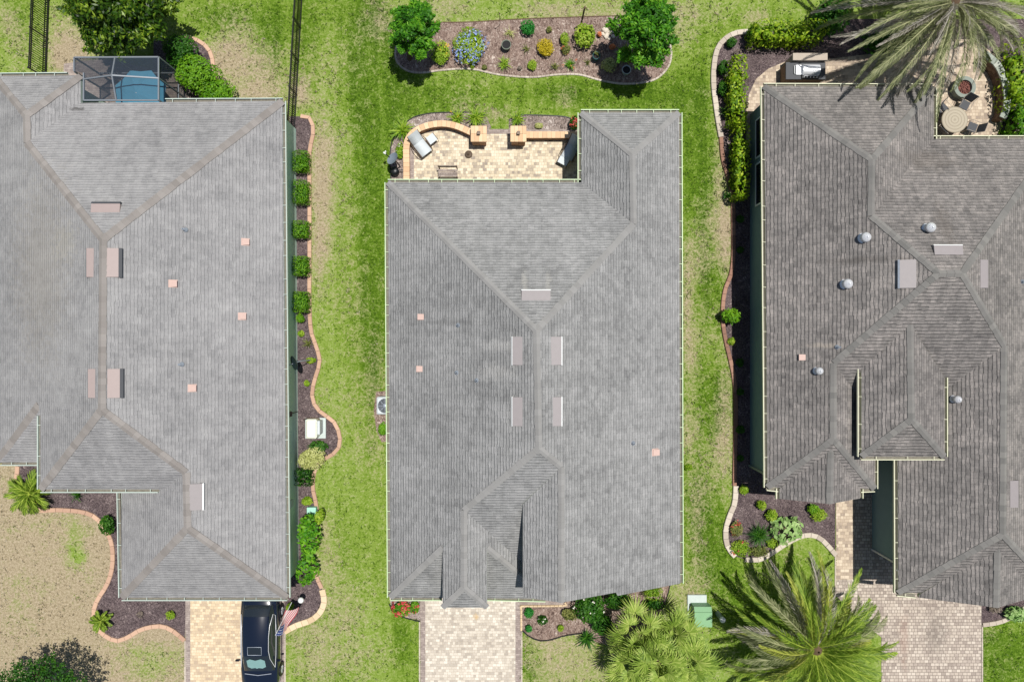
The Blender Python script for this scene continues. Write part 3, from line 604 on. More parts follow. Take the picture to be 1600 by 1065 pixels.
# --- left house
hl = empty('house', (-17, 0, 0), 'left house with pale grey shingle roof and brown ridge caps', 'house')
wN, wE, k1, k2 = WV(-24.5, 12.5, 2.75), P(126, 118, 2.9), P(40, 180, 3.92), P(41, 223, 3.95)
inn, nE, al, al2 = P(126, 161, 2.9), P(441, 158, 2.9), P(160, 374, 6.22), P(158, 640, 6.22)
h1, h2, sE, sW = P(290, 738, 4.83), P(292, 825, 4.83), P(448, 933, 2.9), P(190, 933, 2.9)
aL, aR, aT, hb = P(63, 764, 4.18), P(257, 764, 4.18), P(63, 650, 4.18), P(60, 632, 4.22)
rooflL, tl = roof_mesh(hl, [[k1, k2, al, al2, aL, aT, hb, WV(-24.5, -5.9, 2.75), wN], [hb, WV(-24.5, -5.9, 2.75), P(0, 722, 2.9), P(57, 722, 2.9), WV(-20.6, -5.7, 2.9), WV(-20.6, -3.0, 4.25)], [nE, al, al2, h1, h2, sE], [inn, nE, al, k2],
  [wE, inn, k2, k1], [wN, wE, k1], [al2, h1, aR, aL], [h2, sE, sW], [h1, h2, sW, WV(sW.x, -6.2, 2.9), aR]], MAT['roof_l'], MAT['gut_l'])
caps(rooflL, [(k1, k2, RDG), (k1, wN, HIP), (k1, wE, HIP), (k2, al, HIP), (al, al2, RDG), (al, nE, HIP), (al2, aL, HIP), (al2, h1, HIP), (h1, h2, RDG), (h2, sE, HIP), (h2, sW, HIP), (hb, WV(-24.5, -5.9, 2.75), HIP)], MAT['cap_l'], .34, .26)
wl_ = walls(hl, [(-24, 12.1), (-20.6, 12.1), (-20.6, 10.85), (-20.4, 8.6), (-14.5, 8.6), (-14.5, 10.85), (-11.07, 10.85), (-10.93, -11.7), (-18.1, -11.7), (-18.1, -6.35), (-21.1, -6.35), (-21.1, -5.4), (-24, -5.4)], 2.86, MAT['wall_l'],
  [[(-21.1, -6.35, 2.8), (-16, -6.35, 2.8), (-16, -6.35, 4.2), (-21.1, -6.35, 4.2)], [(-21.1, -6.35, 2.8), (-21.1, -3.2, 3.9), (-21.1, -3.2, 4.2), (-21.1, -6.35, 4.15)]])
gutters(hl, [([wN, P(104, 118, 2.9)], 1), ([P(258, 159, 2.9), nE], 1), ([nE, sE], 1), ([sW, sE], -1), ([P(187, 768, 2.9), sW], -1), ([aL, P(246, 764, 4.18)], -1), ([aT, aL], -1), ([P(0, 722, 2.9), P(57, 722, 2.9)], -1)], MAT['gut_l'], .85)
for q in ((137, 388, 149, 433), (139, 576, 152, 621)): ridge_vent(rooflL, tl, *q, MAT['pink'], MAT['lead'])
for q in ((168, 388, 189, 433), (170, 576, 191, 621), (144, 317, 189, 333)): ridge_vent(rooflL, tl, *q, MAT['pink'], MAT['sling_d'])
ridge_vent(rooflL, tl, 296, 755, 317, 796, MAT['mauve'], MAT['white'])
for q in ((384, 378), (271, 443), (379, 494), (301, 606)): small_vent(rooflL, tl, *q, MAT['peach'])
for q in ((290, 359), (284, 569)): pipe(rooflL, tl, *q)
# side door/window, meters on its east wall
def wallpanel(house, x, y0, y1, z0, z1, name, fr=.06, face=1, glassm='glass', bars=()):
    b = MB(); t = .04
    for ya, yb, za, zb in ((y0, y1, z0, z0+fr), (y0, y1, z1-fr, z1), (y0, y0+fr, z0+fr, z1-fr), (y1-fr, y1, z0+fr, z1-fr)):
        b.box((x+face*t/2, (ya+yb)/2, (za+zb)/2), (t, yb-ya, zb-za))
    for zz in bars: b.box((x+face*t/2, (y0+y1)/2, zz), (t*.9, y1-y0-fr*2, fr))
    f = b.build(name, MAT['white'], house); b = MB(); b.box((x+face*.012, (y0+y1)/2, (z0+z1)/2), (.012, y1-y0-fr*1.6, z1-z0-fr*1.6)); b.build('pane', MAT[glassm], f); return f
wallpanel(hl, -11.03, -2.5, -1.0, 1.2, 2.3, 'window'); wallpanel(hl, -11.0, -9.2, -8.3, 1.2, 2.2, 'window')
b_ = MB(); b_.box((-10.9, -8.0, 1.45), (.18, .36, .5), bev=.03); b_.tube([(-10.9, -8.0, 1.7), (-10.9, -8.0, 2.7)], .03); b_.build('electric_meter', MAT['pad'], hl)
b_ = MB(); b_.box((-10.93, -3.6, 1.4), (.12, .25, .34), bev=.02); b_.tube([(-10.95, -3.6, 1.2), (-10.95, -3.6, .2)], .02); b_.build('disconnect_box', MAT['black'], hl)
# --- right house
hr = empty('house', (18, 0, 0), 'right house with weathered brown grey roof and cream gutters', 'house')
c1, c2, c3, c4 = P(1194, 135, 2.9), P(1459, 136, 2.9), P(1459, 217, 2.9), WV(25.6, 9.5, 2.9)
q1, q2, aL_, aR_ = P(1363, 249, 4.95), P(1362, 337, 4.95), P(1467, 427, 6.12), P(1504, 427, 6.12)
s1, s2, sw, se = P(1303, 567, 4.23), P(1303, 686, 4.23), P(1199, 761, 2.9), P(1367, 763, 2.9)
gN, gS, gw, ge = P(1570, 540, 4.79), P(1568, 835, 4.79), P(1403, 926, 2.9), WV(25.6, -11.8, 2.9)
gwt, sT = WV(gw.x-.03, -4.0, 2.9), WV(se.x, -3.66, 2.9)
e1, e2, eW, eWs, eE, eEs = P(1423, 507, 5.06), P(1425, 655, 5.06), P(1346, 573, 4.1), P(1346, 713, 4.1), P(1476, 590, 4.1), P(1476, 713, 4.1)
G1t, G1s, G1w, G1ws, G1e, G1es = P(1299, 697, 3.93), P(1297, 787, 3.93), P(1218, 763, 2.91), P(1218, 779, 2.91), P(1344, 764, 2.91), P(1344, 778, 2.91)
G2t, G2s, G2w, G2ws = P(1560, 853, 4.3), P(1558, 949, 4.3), P(1436, 929, 2.91), P(1436, 933, 2.91)
roofr, tr_ = roof_mesh(hr, [[c1, q1, q2, aL_, s1, s2, sw], [c1, c2, q1], [c2, c3, q2, q1], [c3, c4, aR_, aL_, q2], [c4, ge, gS, gN, aR_], [aL_, aR_, gN, gwt, sT, s1], [s1, sT, se, s2], [s2, sw, se],
  [gN, gS, gw, gwt], [gS, gw, ge], [e1, eW, eWs, e2], [e1, e2, eEs, eE], [e2, eWs, eEs], [G1t, G1w, G1ws, G1s], [G1t, G1s, G1es, G1e], [G2t, G2w, G2ws, G2s], [G2t, G2s, WV(24.7, -11.98, 2.91), WV(24.7, -11.7, 2.91)]], MAT['roof_r'], MAT['gut_r'])
caps(roofr, [(c1, q1, HIP), (c2, q1, HIP), (q1, q2, RDG), (q2, aL_, HIP), (aL_, aR_, RDG), (aL_, s1, HIP), (s1, s2, RDG), (s2, sw, HIP), (s2, se, HIP), (aR_, c4, HIP), (aR_, gN, HIP), (gN, gS, RDG), (gS, gw, HIP), (gS, ge, HIP), (e1, e2, RDG), (e2, eWs, HIP), (e2, eEs, HIP), (G1t, G1s, RDG), (G2t, G2s, RDG)], MAT['cap_r'], .3)
walls(hr, [(12.2, 11.6), (19.6, 11.6), (19.6, 9.15), (25.2, 9.15), (25.2, -11.0), (18.45, -10.7), (18.45, -5.2), (16.75, -5.2), (16.75, -6.4), (12.2, -6.4)], 2.86, MAT['wall_r'],
  [[(16.0, -1.2, 3.0), (16.0, -5.1, 3.0), (16.0, -5.1, 4.0), (16.0, -1.2, 4.0)], [(16.0, -5.1, 2.8), (19.4, -5.1, 2.8), (19.4, -5.1, 4.0), (16.0, -5.1, 4.0)], [(19.4, -5.1, 2.8), (19.4, -1.2, 3), (19.4, -1.2, 4), (19.4, -5.1, 4)],
   [(12.8, -6.9, 2.8), (16.2, -6.9, 2.8), (14.48, -6.9, 3.75)], [(19.3, -11.3, 2.8), (24.4, -11.3, 2.8), (21.8, -11.3, 4.05)]])
gutters(hr, [([c1, c2], 1), ([c2, c3], 1), ([c3, c4], 1), ([sw, c1], 1), ([sw, G1w+Vector((-.05, 0, 0))], -1), ([G1w, G1ws], -1), ([G1es, G1e], -1), ([G1e+Vector((.05, 0, 0)), se], -1), ([se, WV(se.x, -5.3, 2.9)], -1), ([eW, eWs], -1), ([eWs, eEs], -1), ([eEs, eE], -1), ([gwt, gw], -1), ([gw, P(1432, 929, 2.9)], -1)], MAT['gut_r'], .95)
ridge_vent(roofr, tr_, 1458, 384, 1503, 399, MAT['mauve'], MAT['white']); ridge_vent(roofr, tr_, 1405, 406, 1429, 450, MAT['mauve'], MAT['lead'])
ridge_vent(roofr, tr_, 1529, 406, 1542, 450, MAT['mauve'], MAT['mauve']); ridge_vent(roofr, tr_, 1575, 750, 1590, 792, MAT['mauve'], MAT['mauve'])
for q in ((1348, 372), (1320, 444), (1448, 357)): turbine(roofr, tr_, *q)
for q in ((1276, 579), (1490, 623)): turbine(roofr, tr_, *q, .155)
small_vent(roofr, tr_, 1254, 558, MAT['peach']); pipe(roofr, tr_, 1308, 542); pipe(roofr, tr_, 1597, 440)
wallpanel(hr, 12.18, 9.05, 11.0, .9, 2.5, 'window', .07, -1, bars=(1.7,)); wallpanel(hr, 12.18, 6.7, 8.8, .9, 2.5, 'window', .07, -1, bars=(1.7,))
b_ = MB(); b_.tube([(18.4, -10.65, 0.1), (18.4, -10.65, 2.6), (18.15, -10.8, 2.85)], .05); b_.build('downspout', MAT['white'], hr)
b_ = MB(); b_.box((12.16, -6.38, 1.4), (.1, .1, 2.8)); b_.build('corner_trim', MAT['cap_green'], hr)
# the garage door recess, south face of the right house
b_ = MB(); b_.box((21.6, -10.92, 1.15), (4.8, .06, 2.3)); b_.build('garage_door', MAT['white'], hr)
b_ = MB(); b_.box((-14.6, -11.74, 1.15), (4.8, .06, 2.3)); b_.build('garage_door', MAT['white'], hl)
b_ = MB(); b_.box((-2.1, -11.74, 1.15), (4.8, .06, 2.3)); b_.build('garage_door', MAT['white'], hc)
# ---------------------------------------------------------------- foliage
def leafset(c, nrm, ln, wd, tone, rs, fold=0.0):
    n = len(c); nrm = nrm/np.maximum(1e-6, np.linalg.norm(nrm, axis=1, keepdims=True))
    r = rs.normal(size=(n, 3)); t = np.cross(nrm, r); t /= np.maximum(1e-6, np.linalg.norm(t, axis=1, keepdims=True)); b = np.cross(nrm, t)
    L_ = (ln*rs.uniform(.7, 1.3, n))[:, None]; W_ = (wd*rs.uniform(.7, 1.3, n))[:, None]
    V = np.stack([c-t*L_/2, c+b*W_/2-nrm*W_*fold, c+t*L_/2-nrm*L_*.15, c-b*W_/2-nrm*W_*fold], 1).reshape(-1, 3)
    return V, np.arange(n*4).reshape(-1, 4), tone
def blob(n, rx, ry, h, rs, kind='ball', lumps=9, z0=.0):
    """points and outward normals over an uneven crown that stands on z0"""
    if kind == 'box':
        u = rs.uniform(-1, 1, (n, 3)); f = rs.randint(0, 5, n); 
        for i, (a, s) in enumerate(((2, 1), (0, 1), (0, -1), (1, 1), (1, -1))): u[f == i, a] = s
        nr = np.sign(u)*np.abs(u)**6; p = u*(1-.10*np.abs(np.roll(u, 1, 1))**4*np.abs(np.roll(u, 2, 1))**4)
        k = 1.02-np.abs(rs.normal(0, .09, n))+.06*np.sin(p[:, 0]*5+rx*3)*np.sin(p[:, 1]*6)*(rx > .6); p = p*k[:, None]
        c = np.stack([p[:, 0]*rx, p[:, 1]*ry, z0+(p[:, 2]+1)/2*h], 1); nr = nr+rs.normal(0, .45, (n, 3)); nr[:, 2] += .3
        return c, nr, rs.uniform(0, 1, n)
    d = rs.normal(size=(n, 3)); d /= np.linalg.norm(d, axis=1, keepdims=True)
    d[:, 2] = np.where(d[:, 2] < -.35, -d[:, 2], d[:, 2])
    ld = rs.normal(size=(lumps, 3)); ld[:, 2] = np.abs(ld[:, 2])*.8; ld /= np.linalg.norm(ld, axis=1, keepdims=True)
    la = rs.uniform(.4, 1, lumps); dt = d@ld.T; near = dt.argmax(1); q = np.clip((dt.max(1)-.55)/.45, 0, 1)
    r = .66+.36*q*la[near]; r *= 1-np.abs(rs.normal(0, .12, n)); r += (rs.uniform(0, 1, n) < .06)*rs.uniform(0, .16, n)
    c = np.stack([d[:, 0]*r*rx, d[:, 1]*r*ry, z0+h*.5+d[:, 2]*r*h*.5], 1)
    nr = d+rs.normal(0, .5, (n, 3)); nr[:, 2] += .5
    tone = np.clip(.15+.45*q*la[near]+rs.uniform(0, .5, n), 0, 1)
    return c, nr, tone
def shrub(px, py, rpx, rpy, h, mat, label, cat='shrub', kind='ball', leaf=.09, dens=1.0, group=None, name='shrub', fl=None, fln=60, z0=0.02, lumps=9, fls=.08, core=True):
    zc = z0+h*.55; p = P(px, py, zc); rx, ry = M(rpx, zc), M(rpy, zc); rs = np.random.RandomState(int(px*7+py*13) % 100000)
    leaf *= 1.3; dens *= .62
    area = 4*math.pi*((rx*ry+rx*h*.5+ry*h*.5)/3); n = int(min(9000, dens*area/(leaf*leaf*.5)*1.5))+30
    c, nr, tn = blob(n, rx, ry, h, rs, kind, lumps); V, Fq, T = leafset(c, nr, leaf, leaf*.55, tn, rs, .1)
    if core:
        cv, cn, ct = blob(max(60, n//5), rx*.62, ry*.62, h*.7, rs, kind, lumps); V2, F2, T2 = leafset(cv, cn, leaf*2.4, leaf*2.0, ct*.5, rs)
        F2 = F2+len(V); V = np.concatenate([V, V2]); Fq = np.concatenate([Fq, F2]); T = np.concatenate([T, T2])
    # stems
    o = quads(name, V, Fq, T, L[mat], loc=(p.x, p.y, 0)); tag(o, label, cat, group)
    if h > .3:
        b = MB()
        for i in range(5):
            a = i*1.26+px; b.tube([(0, 0, 0), (math.cos(a)*rx*.3, math.sin(a)*ry*.3, h*.35), (math.cos(a)*rx*.5, math.sin(a)*ry*.5, h*.62)], [.03, .02, .01], 5)
        b.build('stem', MAT['soil'], o, local=True)
    if fl:
        c, nr, tn = blob(fln, rx*1.03, ry*1.03, h*1.05, rs, kind, lumps); up = c[:, 2] > z0+h*.4
        c, nr, tn = c[up], nr[up], tn[up]; m = len(c)
        C = np.repeat(c, 4, 0)+rs.normal(0, fls*.4, (m*4, 3)); V, Fq, T = leafset(C, np.repeat(nr, 4, 0)+rs.normal(0, .5, (m*4, 3)), fls, fls*.8, rs.uniform(0, 1, m*4), rs)
        f = quads('flowers', V, Fq, T, L[fl], parent=o)
    return o
def blades(px, py, rpx, h, mat, label, n=60, cat='plant', wd=.022, group=None, name='grassy_plant', fl=None, fln=8, droop=1.0, z0=.02, ypx=None):
    zc = z0+h*.4; p = P(px, py, zc); R = M(rpx, zc); Ry = M(ypx or rpx, zc); rs = np.random.RandomState(int(px*3+py*17) % 100000); Vs = []; Fs = []; T = []; k = 0
    for i in range(n):
        a = rs.uniform(0, 2*math.pi); rr = rs.uniform(.35, 1.08); hh = h*rs.uniform(.6, 1.1); tn = rs.uniform(0, 1); ox, oy = rs.normal(0, .10, 2)*R
        side = np.array([-math.sin(a), math.cos(a), 0]); w0 = wd*rs.uniform(.7, 1.3)
        for j in range(4):
            t = j/3.0; c = np.array([ox+math.cos(a)*R*rr*t**1.1, oy+math.sin(a)*Ry*rr*t**1.1, z0+hh*(1.9*t-1.25*droop*t*t)]); ww = w0*(1-t*.85)
            Vs += [c+side*ww, c-side*ww]
        for j in range(3): Fs.append([k+2*j, k+2*j+1, k+2*j+3, k+2*j+2]); T.append(tn)
        k += 8
    o = quads(name, np.array(Vs), np.array(Fs), np.array(T), L[mat], loc=(p.x, p.y, 0)); tag(o, label, cat, group)
    if fl:
        C = np.stack([rs.normal(0, R*.5, fln), rs.normal(0, Ry*.5, fln), np.full(fln, z0+h*.9)], 1); C = np.repeat(C, 5, 0)+rs.normal(0, .03, (fln*5, 3))
        V, Fq, T = leafset(C, np.array([[0, 0, 1.]])+rs.normal(0, .5, (fln*5, 3)), .07, .05, rs.uniform(0, 1, fln*5), rs); quads('flowers', V, Fq, T, L[fl], parent=o)
    return o
def tree(px, py, zc, rpx, rpy, ch, mat, label, basepx, leaf=.16, n=6000, lobes=26, seed=1, name='tree', cat='tree', dirleaf=False):
    rs = np.random.RandomState(seed); c0 = P(px, py, zc); bp = P(*basepx); rx, ry = M(rpx, zc), M(rpy, zc)
    root = empty(name, (bp.x, bp.y, 0), label, cat); off = c0-bp
    Vs = []; Fs = []; Ts = []; k = 0; b = MB(); top = Vector((0, 0, zc-ch*.35))+Vector((off.x*.6, off.y*.6, 0))
    b.tube([(0, 0, 0), (top.x*.3, top.y*.3, top.z*.5), top], [.13, .10, .07], 8)
    for i in range(lobes):
        a = 2.399963*i; rr = math.sqrt((i+.5)/lobes)*rs.uniform(.82, 1.05); q = Vector((off.x+math.cos(a)*rx*rr*.82, off.y+math.sin(a)*ry*rr*.82, zc+ch*.5*(1-rr*rr)*rs.uniform(.3, 1)-ch*.25*rr+rs.uniform(-.1, .1)*ch))
        b.tube([top, (top+q)/2+Vector((0, 0, .1)), q], [.05, .03, .012], 5)
        lr = rx*rs.uniform(.22, .36); m = int(n/lobes)
        d = rs.normal(size=(m, 3)); d /= np.linalg.norm(d, axis=1, keepdims=True); r = rs.uniform(.35, 1, m)**.6
        c = d*r[:, None]*lr*np.array([1, 1, .75])+np.array(q); nr = d+rs.normal(0, .5, (m, 3)); nr[:, 2] += .7
        tb = rs.uniform(-.2, .25); tn = np.clip(.35+tb+rs.normal(0, .2, m)+.15*d[:, 2], 0, 1)
        V, Fq, T = leafset(c, nr, leaf, leaf*.42, tn, rs, .15); Vs.append(V); Fs.append(Fq+k); Ts.append(T); k += len(V)
        # twigs that break the outline
        if rr > .55:
            for t_ in range(3):
                aa = a+rs.uniform(-.5, .5); ln = lr*rs.uniform(.9, 1.25); m2 = 26; s_ = rs.uniform(.3, 1, m2)
                c = np.array(q)+np.stack([np.cos(aa)*ln*s_, np.sin(aa)*ln*s_, .25*ln*(s_-s_*s_)], 1)+rs.normal(0, .05, (m2, 3)); V, Fq, T = leafset(c, rs.normal(0, .5, (m2, 3))+np.array([0, 0, 1]), leaf, leaf*.4, rs.uniform(.2, .9, m2), rs)
                Vs.append(V); Fs.append(Fq+k); Ts.append(T); k += len(V)
    quads('crown', np.concatenate(Vs), np.concatenate(Fs), np.concatenate(Ts), L[mat], parent=root); b.build('trunk', MAT['soil'], root, local=True)
    return root
# trees
tree(648, 42, 2.9, 40, 46, 2.2, 'tree', 'small round dark green tree at the left end of the island bed', (640, 92), leaf=.2, n=7000, seed=3)
tree(1010, 40, 3.3, 50, 72, 3.0, 'tree', 'larger green tree with dark shadow at the right end of the island bed', (985, 95), leaf=.2, n=9000, lobes=34, seed=5)
tree(180, 8, 3.4, 84, 66, 2.8, 'holly', 'big glossy magnolia-like tree above the pool cage', (215, 55), leaf=.24, n=15000, lobes=46, seed=8)
# shrubs beside the pool cage
shrub(279, 80, 31, 31, 1.8, 'dark', 'dark round shrub touching the big tree beside the pool cage', leaf=.11)
shrub(308, 116, 42, 34, 1.9, 'box', 'large bright clipped shrub at the right corner of the pool cage', leaf=.1)
shrub(334, 144, 38, 26, 1.4, 'box', 'lower bright shrub between the pool cage and the left roof', leaf=.1)
# left house east bed
g_ = 'boxwoods clipped into cubes along the left house wall'
for (y, r, lb) in ((253, 17, 'clipped green cube shrub, first below the electric fence end'), (301, 19, 'clipped green cube shrub, second from the top along the wall'), (359, 14, 'smaller clipped cube shrub, third from the top along the wall'), (416, 16, 'clipped green cube shrub, fourth from the top along the wall'), (472, 17, 'clipped green cube shrub just above a small round one')):
    shrub(471, y, 11.5, r-1, .95, 'box', lb.replace('electric ', ''), kind='box', leaf=.06, dens=1.4, group=g_)
shrub(469, 497, 7, 9, .7, 'box', 'small round green shrub tucked under the last cube shrub', leaf=.06)
shrub(470, 521, 6, 6, .3, 'lime', 'small yellow green plant below the clipped cube shrubs', 'plant', name='small_plant', leaf=.07)
blades(481, 536, 11, .35, 'olive', 'spiky thin grey green plant in the lava rock above the dish', n=26)
shrub(486, 563, 10, 6, .35, 'lime', 'low yellow green shrub right of the black satellite dish', leaf=.07)
shrub(479, 599, 5, 6, .3, 'lime', 'tiny yellow green shrub below the black satellite dish', leaf=.07)
shrub(497, 698, 17, 12, .7, 'dark', 'dark green shrub above the pale shrub, below the air conditioner', leaf=.08)
shrub(485, 716, 28, 20, 1.0, 'pale', 'pale cream green shrub spreading over the edging', leaf=.09, dens=1.3)
shrub(475, 745, 14, 13, .75, 'dark', 'dark clipped shrub just below the pale cream shrub', leaf=.08, kind='box')
shrub(479, 783, 10, 9, .4, 'lime', 'yellow green shrub above the teal utility box', leaf=.07)
root_ = shrub(483, 834, 19, 40, 2.2, 'tree', 'tall bright green leaning shrub hiding the wall and its edging', leaf=.16, dens=.9, lumps=16, core=False)
shrub(479, 890, 19, 30, 1.6, 'tree', 'feathery green shrub at the lower end of the left side bed', leaf=.16, dens=.8, lumps=14, core=False)
shrub(500, 806, 9, 12, 1.5, 'lime', 'small upright green branch beside the teal utility box', leaf=.13, dens=.8, core=False)
# front of left house
shrub(166, 820, 13, 18, .8, 'dark', 'green shrub against the left house gutter above the curving edging', leaf=.1)
blades(120, 773, 14, .4, 'dark', 'dark spiky plant tucked under the front gutter of the left house', n=30)
shrub(218, 960, 7, 6, .3, 'grey', 'small bare grey plant in the lower front lava rock', 'plant', name='small_plant', leaf=.05, dens=.4, core=False)
shrub(266, 961, 9, 8, .35, 'lime', 'round yellow green shrub near the left driveway border', leaf=.06)
shrub(452, 949, 7, 7, .7, 'lime', 'small round green shrub beside the flag and garden light', leaf=.08)
# island bed
shrub(688, 83, 19, 23, .6, 'lime', 'low green shrub with yellow blooms right of the small round tree', leaf=.07, fl='gold', fln=14)
shrub(733, 70, 31, 34, .9, 'lime', 'big round shrub covered in pale blue flowers', leaf=.09, fl='blue', fln=210, fls=.085)
shrub(738, 100, 4, 9, .3, 'lime', 'thin green shoot below the blue flowering shrub', 'plant', name='small_plant', leaf=.07)
blades(796, 51, 12, .3, 'pale', 'pale straw coloured spiky plant above the round pot', n=30)
shrub(825, 43, 14, 14, .6, 'emerald', 'round deep emerald shrub at the back of the island bed', leaf=.07)
blades(823, 76, 9, .3, 'olive', 'wispy grey green tuft left of the golden shrub', n=22)
shrub(852, 75, 16, 18, .55, 'yellow', 'round golden yellow shrub in the middle of the island bed', leaf=.07)
blades(787, 100, 13, .35, 'lime', 'pale green clump near the front edge below the round pot', n=50, wd=.03)
shrub(757, 105, 5, 5, .25, 'olive', 'tiny olive plant near the front edging of the island bed', 'plant', name='small_plant', leaf=.06)
shrub(831, 101, 9, 10, .35, 'lime', 'small yellow green shrub below the grey tuft', leaf=.07)
shrub(812, 106, 4, 4, .25, 'grey', 'tiny grey twiggy plant left of the yellow green shrub', 'plant', name='small_plant', leaf=.05, dens=.5)
shrub(882, 60, 9, 12, .5, 'lime', 'upright bright green shrub right of the golden shrub', leaf=.05)
shrub(884, 77, 9, 9, .35, 'olive', 'olive plant with orange blooms below the upright green shrub', 'plant', name='flowering_plant', fl='orange', fln=7, leaf=.06)
shrub(915, 54, 21, 23, .9, 'lime', 'bushy bright green shrub in front of the dark post', leaf=.12)
blades(867, 104, 9, .3, 'olive', 'thin olive tuft near the front middle of the island bed', n=34)
blades(890, 101, 11, .35, 'box', 'dark green grassy clump with orange specks near the front', n=60, fl='orange', fln=4)
blades(918, 98, 8, .25, 'olive', 'faint thin tuft left of the variegated shrub', n=20)
shrub(952, 101, 14, 14, .45, 'pale', 'round variegated cream and green shrub near the white pot', leaf=.09)
shrub(858, 46, 5, 5, .3, 'olive', 'small brownish plant behind the golden shrub', 'plant', name='small_plant', leaf=.06)
blades(975, 86, 17, .5, 'lime', 'long leaved lime clump left of the larger tree trunk', n=70, wd=.035)
shrub(957, 73, 6, 5, .3, 'orange', 'rusty orange leaved plant left of the larger tree', 'plant', name='small_plant', leaf=.06)
shrub(937, 53, 4, 4, .4, 'orange', 'small orange blooming plant beside the white rocks', 'plant', name='flowering_plant', leaf=.05)
shrub(678, 37, 5, 3, .2, 'olive', 'little plant with a red bloom right of the small tree', 'plant', name='flowering_plant', fl='red', fln=1, leaf=.05)
# patio planting
blades(714, 184, 17, .55, 'lime', 'yellow green daylily clump behind the curved wall', n=90, wd=.028, fl='gold', fln=2)
blades(743, 184, 21, .6, 'lime', 'daylily clump behind the left pillar', n=110, wd=.028)
blades(809, 186, 15, .55, 'lime', 'grassy green clump behind the right pillar', n=90, wd=.028)
blades(628, 203, 20, .55, 'lime', 'loose bright green plant outside the curve of the wall', n=110, wd=.035, ypx=18)
shrub(624, 236, 8, 16, .4, 'lime', 'low leafy green plant between the wall and the grey dish', 'plant', name='leafy_plant', leaf=.1, fl='white', fln=3)
shrub(842, 196, 8, 5, .3, 'pale', 'small cream leaved plant behind the straight seat wall', 'plant', name='small_plant', leaf=.07)
shrub(898, 191, 9, 13, .8, 'dark', 'dark shrub with red blooms at the roof corner', leaf=.08, fl='red', fln=22)
shrub(598, 671, 9, 14, .7, 'box', 'green shrub partly under the gutter below the air conditioner', leaf=.08)
shrub(1076, 730, 8, 3.5, .25, 'lime', 'low green weed growing out beside the right gutter', 'plant', name='small_plant', leaf=.1)
# front of middle house
shrub(627, 950, 18, 14, .6, 'box', 'green shrub with pink red flowers under the lower left gutter corner', leaf=.08, fl='red', fln=60, fls=.1)
shrub(648, 948, 9, 12, .5, 'box', 'greener flowering shrub next to the middle driveway', leaf=.07, fl='red', fln=8)
shrub(827, 957, 10, 10, .45, 'emerald', 'round emerald shrub at the corner of the middle driveway', leaf=.06)
shrub(848, 969, 10, 9, .4, 'dark', 'dark rosette shrub right of the two emerald shrubs', leaf=.1, dens=.6, fl='white', fln=4)
shrub(826, 982, 7, 7, .35, 'emerald', 'smaller emerald shrub below its larger twin', leaf=.06)
shrub(876, 981, 6, 6, .3, 'lime', 'little lime shrub in the front bark bed', leaf=.06)
shrub(890, 960, 16, 12, .5, 'olive', 'olive green leafy shrub left of the dark bushes', leaf=.1)
shrub(922, 950, 29, 28, 1.3, 'dark', 'dark bush with white blossoms in front of the middle house', leaf=.12, fl='white', fln=12)
shrub(942, 975, 22, 18, 1.1, 'dark', 'dark bush below the white blossoming one', leaf=.12)
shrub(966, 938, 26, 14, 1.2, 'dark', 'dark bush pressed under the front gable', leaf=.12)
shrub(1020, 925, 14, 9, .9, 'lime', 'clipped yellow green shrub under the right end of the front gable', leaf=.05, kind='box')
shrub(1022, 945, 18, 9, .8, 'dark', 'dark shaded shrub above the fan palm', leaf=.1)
blades(917, 997, 20, .6, 'dark', 'dark fan leaved clump left of the fan palm', n=46, wd=.05)
# right house west side
shrub(1228, 53, 55, 15, 1.6, 'hedge', 'yellow green hedge running left to right at the top', 'hedge', kind='box', leaf=.12, dens=1.4, name='hedge')
shrub(1150, 144, 12.5, 51, 1.5, 'hedge', 'tall yellow green hedge, upper stretch beside the right patio', 'hedge', kind='box', leaf=.12, dens=1.4, name='hedge')
shrub(1156, 254, 11, 57, 1.5, 'hedge', 'yellow green hedge beside the windows of the right house', 'hedge', kind='box', leaf=.12, dens=1.4, name='hedge')
shrub(1178, 50, 10, 14, 1.2, 'box', 'loose green bush at the left end of the top hedge', leaf=.12)
shrub(1143, 66, 10, 9, .6, 'dark', 'round dark shrub inside the pale edging corner', leaf=.08)
shrub(1152, 84, 9, 9, .5, 'grey', 'dead twiggy plant between two dark shrubs', 'plant', name='small_plant', leaf=.06, dens=.35, core=False)
shrub(1130, 106, 11, 13, .7, 'dark', 'dark shrub, middle of three beside the pale edging', leaf=.09)
shrub(1130, 138, 10, 13, .7, 'dark', 'dark shrub, lowest of three beside the pale edging', leaf=.09)
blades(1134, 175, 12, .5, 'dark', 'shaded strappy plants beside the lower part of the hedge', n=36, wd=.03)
blades(1137, 305, 10, .5, 'dark', 'dark strappy plant at the brown edging below the hedge', n=34, wd=.03)
shrub(1141, 494, 18, 14, 1.1, 'box', 'leafy green shrub growing over the brown side edging', leaf=.13)
shrub(1143, 533, 7, 7, .4, 'lime', 'small lime ball shrub on the brown side edging', leaf=.06)
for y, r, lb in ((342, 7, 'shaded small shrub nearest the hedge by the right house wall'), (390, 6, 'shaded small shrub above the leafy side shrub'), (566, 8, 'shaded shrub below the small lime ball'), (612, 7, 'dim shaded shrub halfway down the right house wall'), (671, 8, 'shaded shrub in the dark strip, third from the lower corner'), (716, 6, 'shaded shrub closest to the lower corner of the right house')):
    shrub(1157, y, r, r, .4, 'dark', lb, leaf=.07, group='small shrubs in the shaded strip')
